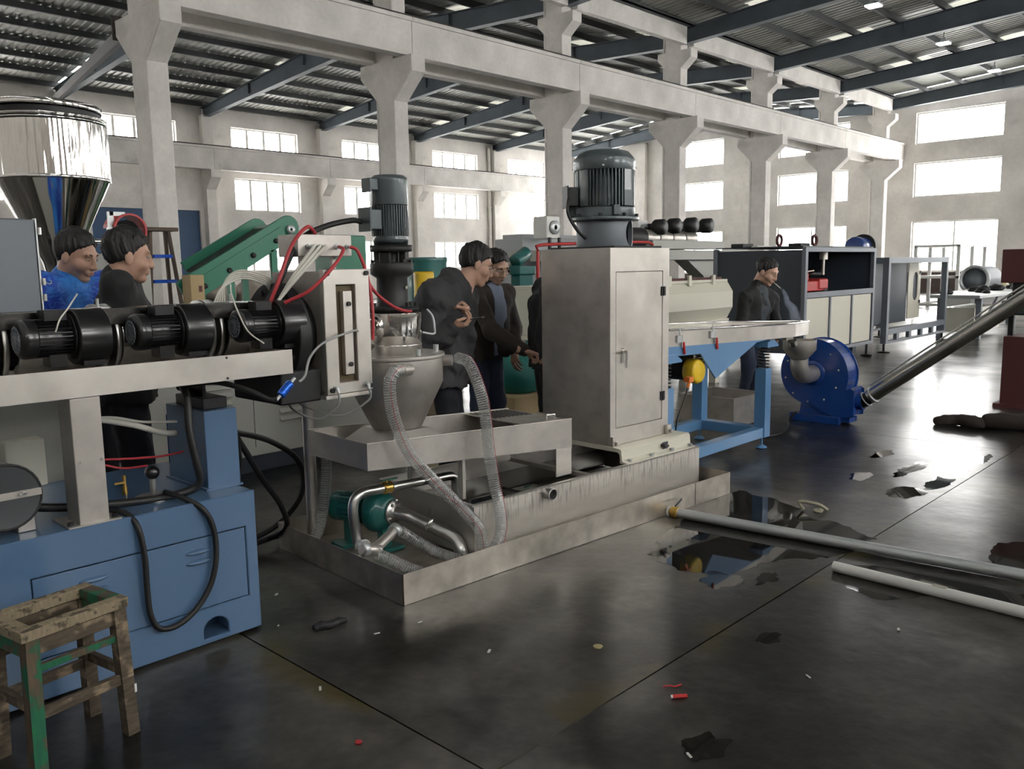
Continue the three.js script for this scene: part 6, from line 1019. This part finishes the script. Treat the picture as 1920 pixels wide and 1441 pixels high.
const tShirt = tex(512, .34, (u, v) => { const w = fbm(u * 3, v * 3, 3, 4, 951), s = Math.sin((w * 9 + u * 2 + v * 1.5) * 6.283) * .5 + .5, k = sstep(.35, .75, fbm(u * 2, v * 2, 2, 3, 961)); let c = mixc([.012, .05, .42], [.03, .28, .78], k * .8); c = mixc(c, [.08, .35, .85], .35 * sstep(.7, .95, s)); c = mixc(c, [.62, .75, .3], sstep(.95, .99, Math.sin(Math.hypot(u - .5, v - .45) * 70 + Math.atan2(v - .45, u - .5)) * .5 + .5) * (Math.hypot(u - .5, v - .45) < .07 ? 1 : 0)); return c.map((x) => Math.pow(x, 1 / 2.2)); }, true);
const blueShirt = P([1, 1, 1], { map: tShirt, roughness: .6 });
// a plain standing skeleton, then each person's own pose
function standing(x, z, yaw, H, lean = 0) {
  const k = H / 1.72, f = V(Math.sin(yaw), 0, Math.cos(yaw)), r = V(-f.z, 0, f.x), p = (a, y, b) => { const q = V(x, 0, z).addScaledVector(r, a * k).addScaledVector(f, b * k + lean * Math.max(0, y - .9)); return [q.x, y * k, q.z]; };
  return { pelvis: p(0, .93, 0), chest: p(0, 1.22, 0), neck: p(0, 1.42, -.01), head: p(0, 1.6, .03), shR: p(.185, 1.385, 0), shL: p(-.185, 1.385, 0), elR: p(.25, 1.12, -.02), elL: p(-.25, 1.12, -.02), wrR: p(.24, .9, .12), wrL: p(-.24, .9, .12), hipR: p(.09, .9, 0), hipL: p(-.09, .9, 0), knR: p(.1, .49, .02), knL: p(-.1, .49, .02), anR: p(.1, .09, -.02), anL: p(-.1, .09, -.02) };
}
person({ label: 'man in a bright blue patterned jacket looking down, behind the first fan', J: { ...standing(1.76, -5.0, .35, 1.83), head: [1.775, 1.635, -4.965], neck: [1.745, 1.50, -5.01] }, yaw: .35, head: [.26, .62, 0], headScale: 1.08, jacket: blueShirt, trousers: navy });
person({ label: 'man in a dark jacket seen in profile, standing behind the extruder barrel', J: { ...standing(1.80, -4.48, 1.13, 1.83), head: [1.845, 1.625, -4.455], neck: [1.80, 1.49, -4.48], elR: [1.66, 1.2, -4.31], wrR: [1.82, 1.2, -4.25], elL: [2.04, 1.2, -4.6], wrL: [2.09, 1.2, -4.42] }, yaw: 1.13, head: [.1, 1.28, 0], headScale: 1.06, jacket: black, trousers: navy });
const bent = person({ label: 'man with glasses in a dark grey hooded jacket bending over the trough', yaw: .85, head: [.32, .98, -.12], headScale: 1.08, glasses: true, jacket: charcoal, trousers: navy, hem: .76, collar: .085, puff: .035,
  J: { head: [4.035, 1.555, -4.17], neck: [3.92, 1.42, -4.27], chest: [3.83, 1.19, -4.3], pelvis: [3.83, .90, -4.3], shR: [3.68, 1.36, -4.2], elR: [3.6, 1.06, -4.2], wrR: [3.705, 1.175, -4.05], shL: [4.05, 1.345, -4.34], elL: [3.93, 1.09, -4.2], wrL: [3.765, 1.262, -4.11], hipR: [3.76, .87, -4.23], hipL: [3.92, .87, -4.36], knR: [3.78, .47, -4.2], knL: [3.95, .47, -4.33], anR: [3.75, .08, -4.22], anL: [3.92, .08, -4.36] },
  hands: { R: { dir: [.45, .12, .75], palm: [0, 1, -.2], curl: .55 }, L: { dir: [.45, .45, .6], palm: [-.5, -.6, -.2], curl: .95 } } });
{ const ph = at('mobile_phone', 'slim phone with a pale edge in the bent man hand', 'phone', [3.775, 1.2, -3.965]); obj('case', rot(bx(.075, .008, .14, 3.785, 1.222, -3.955, .003), -.15, .55, .1, V(3.785, 1.222, -3.955)), M.castIron, ph); obj('screen', rot(bx(.068, .001, .13, 3.785, 1.2268, -3.955), -.15, .55, .1, V(3.785, 1.222, -3.955)), P([.3, .3, .3], { roughness: .1 }), ph); }
{ // hood lying on the bent man's back
  const h = sdfMesh(uni([cap(V(3.80, 1.42, -4.31), V(3.9, 1.425, -4.37), .055, .06), cap(V(3.9, 1.425, -4.37), V(4.0, 1.41, -4.33), .06, .04), cap(V(3.80, 1.42, -4.31), V(3.83, 1.39, -4.2), .055, .045)], .04), V(3.65, 1.28, -4.5), V(4.15, 1.55, -4.05), .012); obj('hood', h, charcoal, bent.t); }
person({ label: 'man in a brown jacket over a light blue shirt, pointing at the cabinet', yaw: .05, head: [.42, -.1, .05], headScale: 1.06, glasses: true, hair: 'short', jacket: brown, trousers: jeans, shirt: cloth([.22, .26, .36]), hem: .84,
  J: { head: [4.76, 1.545, -4.70], neck: [4.755, 1.38, -4.76], chest: [4.74, 1.18, -4.78], pelvis: [4.7, .9, -4.8], shR: [4.56, 1.335, -4.74], elR: [4.44, 1.08, -4.44], wrR: [4.48, .945, -4.14], shL: [4.94, 1.33, -4.78], elL: [4.99, 1.05, -4.74], wrL: [4.9, .88, -4.65], hipR: [4.62, .87, -4.8], hipL: [4.79, .87, -4.8], knR: [4.61, .47, -4.76], knL: [4.8, .47, -4.76], anR: [4.6, .08, -4.8], anL: [4.81, .08, -4.8] },
  hands: { R: { dir: [.62, -.25, .55], palm: [-.3, -.7, -.2], curl: .8, point: true } } });
person({ label: 'man in a black jacket mostly hidden behind the stainless cabinet', yaw: .9, head: [.1, .9, 0], jacket: black, trousers: black, hem: .78, J: { ...standing(4.86, -4.27, .9, 1.7), head: [5.12, 1.5, -4.16], neck: [4.93, 1.4, -4.23], wrR: [4.57, .84, -4.02], elR: [4.66, 1.05, -4.12] }, hands: { R: { dir: [.5, -.7, .4], palm: [.3, -.2, -.7], curl: .5 } } });
const smoker = person({ label: 'smoking man in a black jacket looking down behind the vibrating screen', yaw: -.1, head: [.4, .02, .02], headScale: 1.16, hair: 'short', jacket: black, trousers: jeans, shirt: cloth([.05, .06, .07]), hem: .72,
  J: { head: [8.61, 1.445, -4.4], neck: [8.56, 1.27, -4.47], chest: [8.53, 1.06, -4.5], pelvis: [8.48, .84, -4.56], shR: [8.33, 1.18, -4.5], elR: [8.26, .9, -4.5], wrR: [8.4, .8, -4.3], shL: [8.76, 1.15, -4.42], elL: [8.78, .86, -4.36], wrL: [8.62, .8, -4.24], hipR: [8.4, .82, -4.56], hipL: [8.56, .82, -4.54], knR: [8.4, .46, -4.48], knL: [8.57, .46, -4.46], anR: [8.39, .08, -4.54], anL: [8.57, .08, -4.52] } });
{
  const a = V(.006, -.062, .092).applyMatrix4(smoker.hm), b = V(.012, -.085, .17).applyMatrix4(smoker.hm);
  const c = at('cigarette', 'lit cigarette in the smoking man mouth', 'cigarette', a.toArray()); const m = a.clone().lerp(b, .3); obj('filter', cy(a, m, .0055, .0055, 10), M.cardboard, c); obj('paper', cy(m, b, .0055, .0055, 10), M.white, c); obj('ash', cy(b, b.clone().lerp(a, -.12), .0052, .004, 10), M.galvanised, c);
  // smoke drifting down and to the right
  const sm = P([.62, .7, .85], { roughness: 1, transparent: true, opacity: .055, depthWrite: false }), g = [];
  for (let i = 0; i < 16; i++) { const s = i / 15, p = b.clone().add(V(.02 + .16 * s, -.04 - .3 * s, .02 + .1 * s)); g.push(sph(1, 0, 0, 0, .018 + .035 * s + rr(0, .015), .04 + .035 * s, .018 + .03 * s, 14, 10).rotateZ(.5 + rr(-.3, .3)).translate(p.x + rr(-.025, .025) * (1 + s), p.y, p.z)); }
  const o = obj('cigarette_smoke', g, sm); o.userData.kind = 'stuff'; tag(o, 'bluish wisp of cigarette smoke below the smoking man', 'smoke');
}
renderer.render(scene, camera);
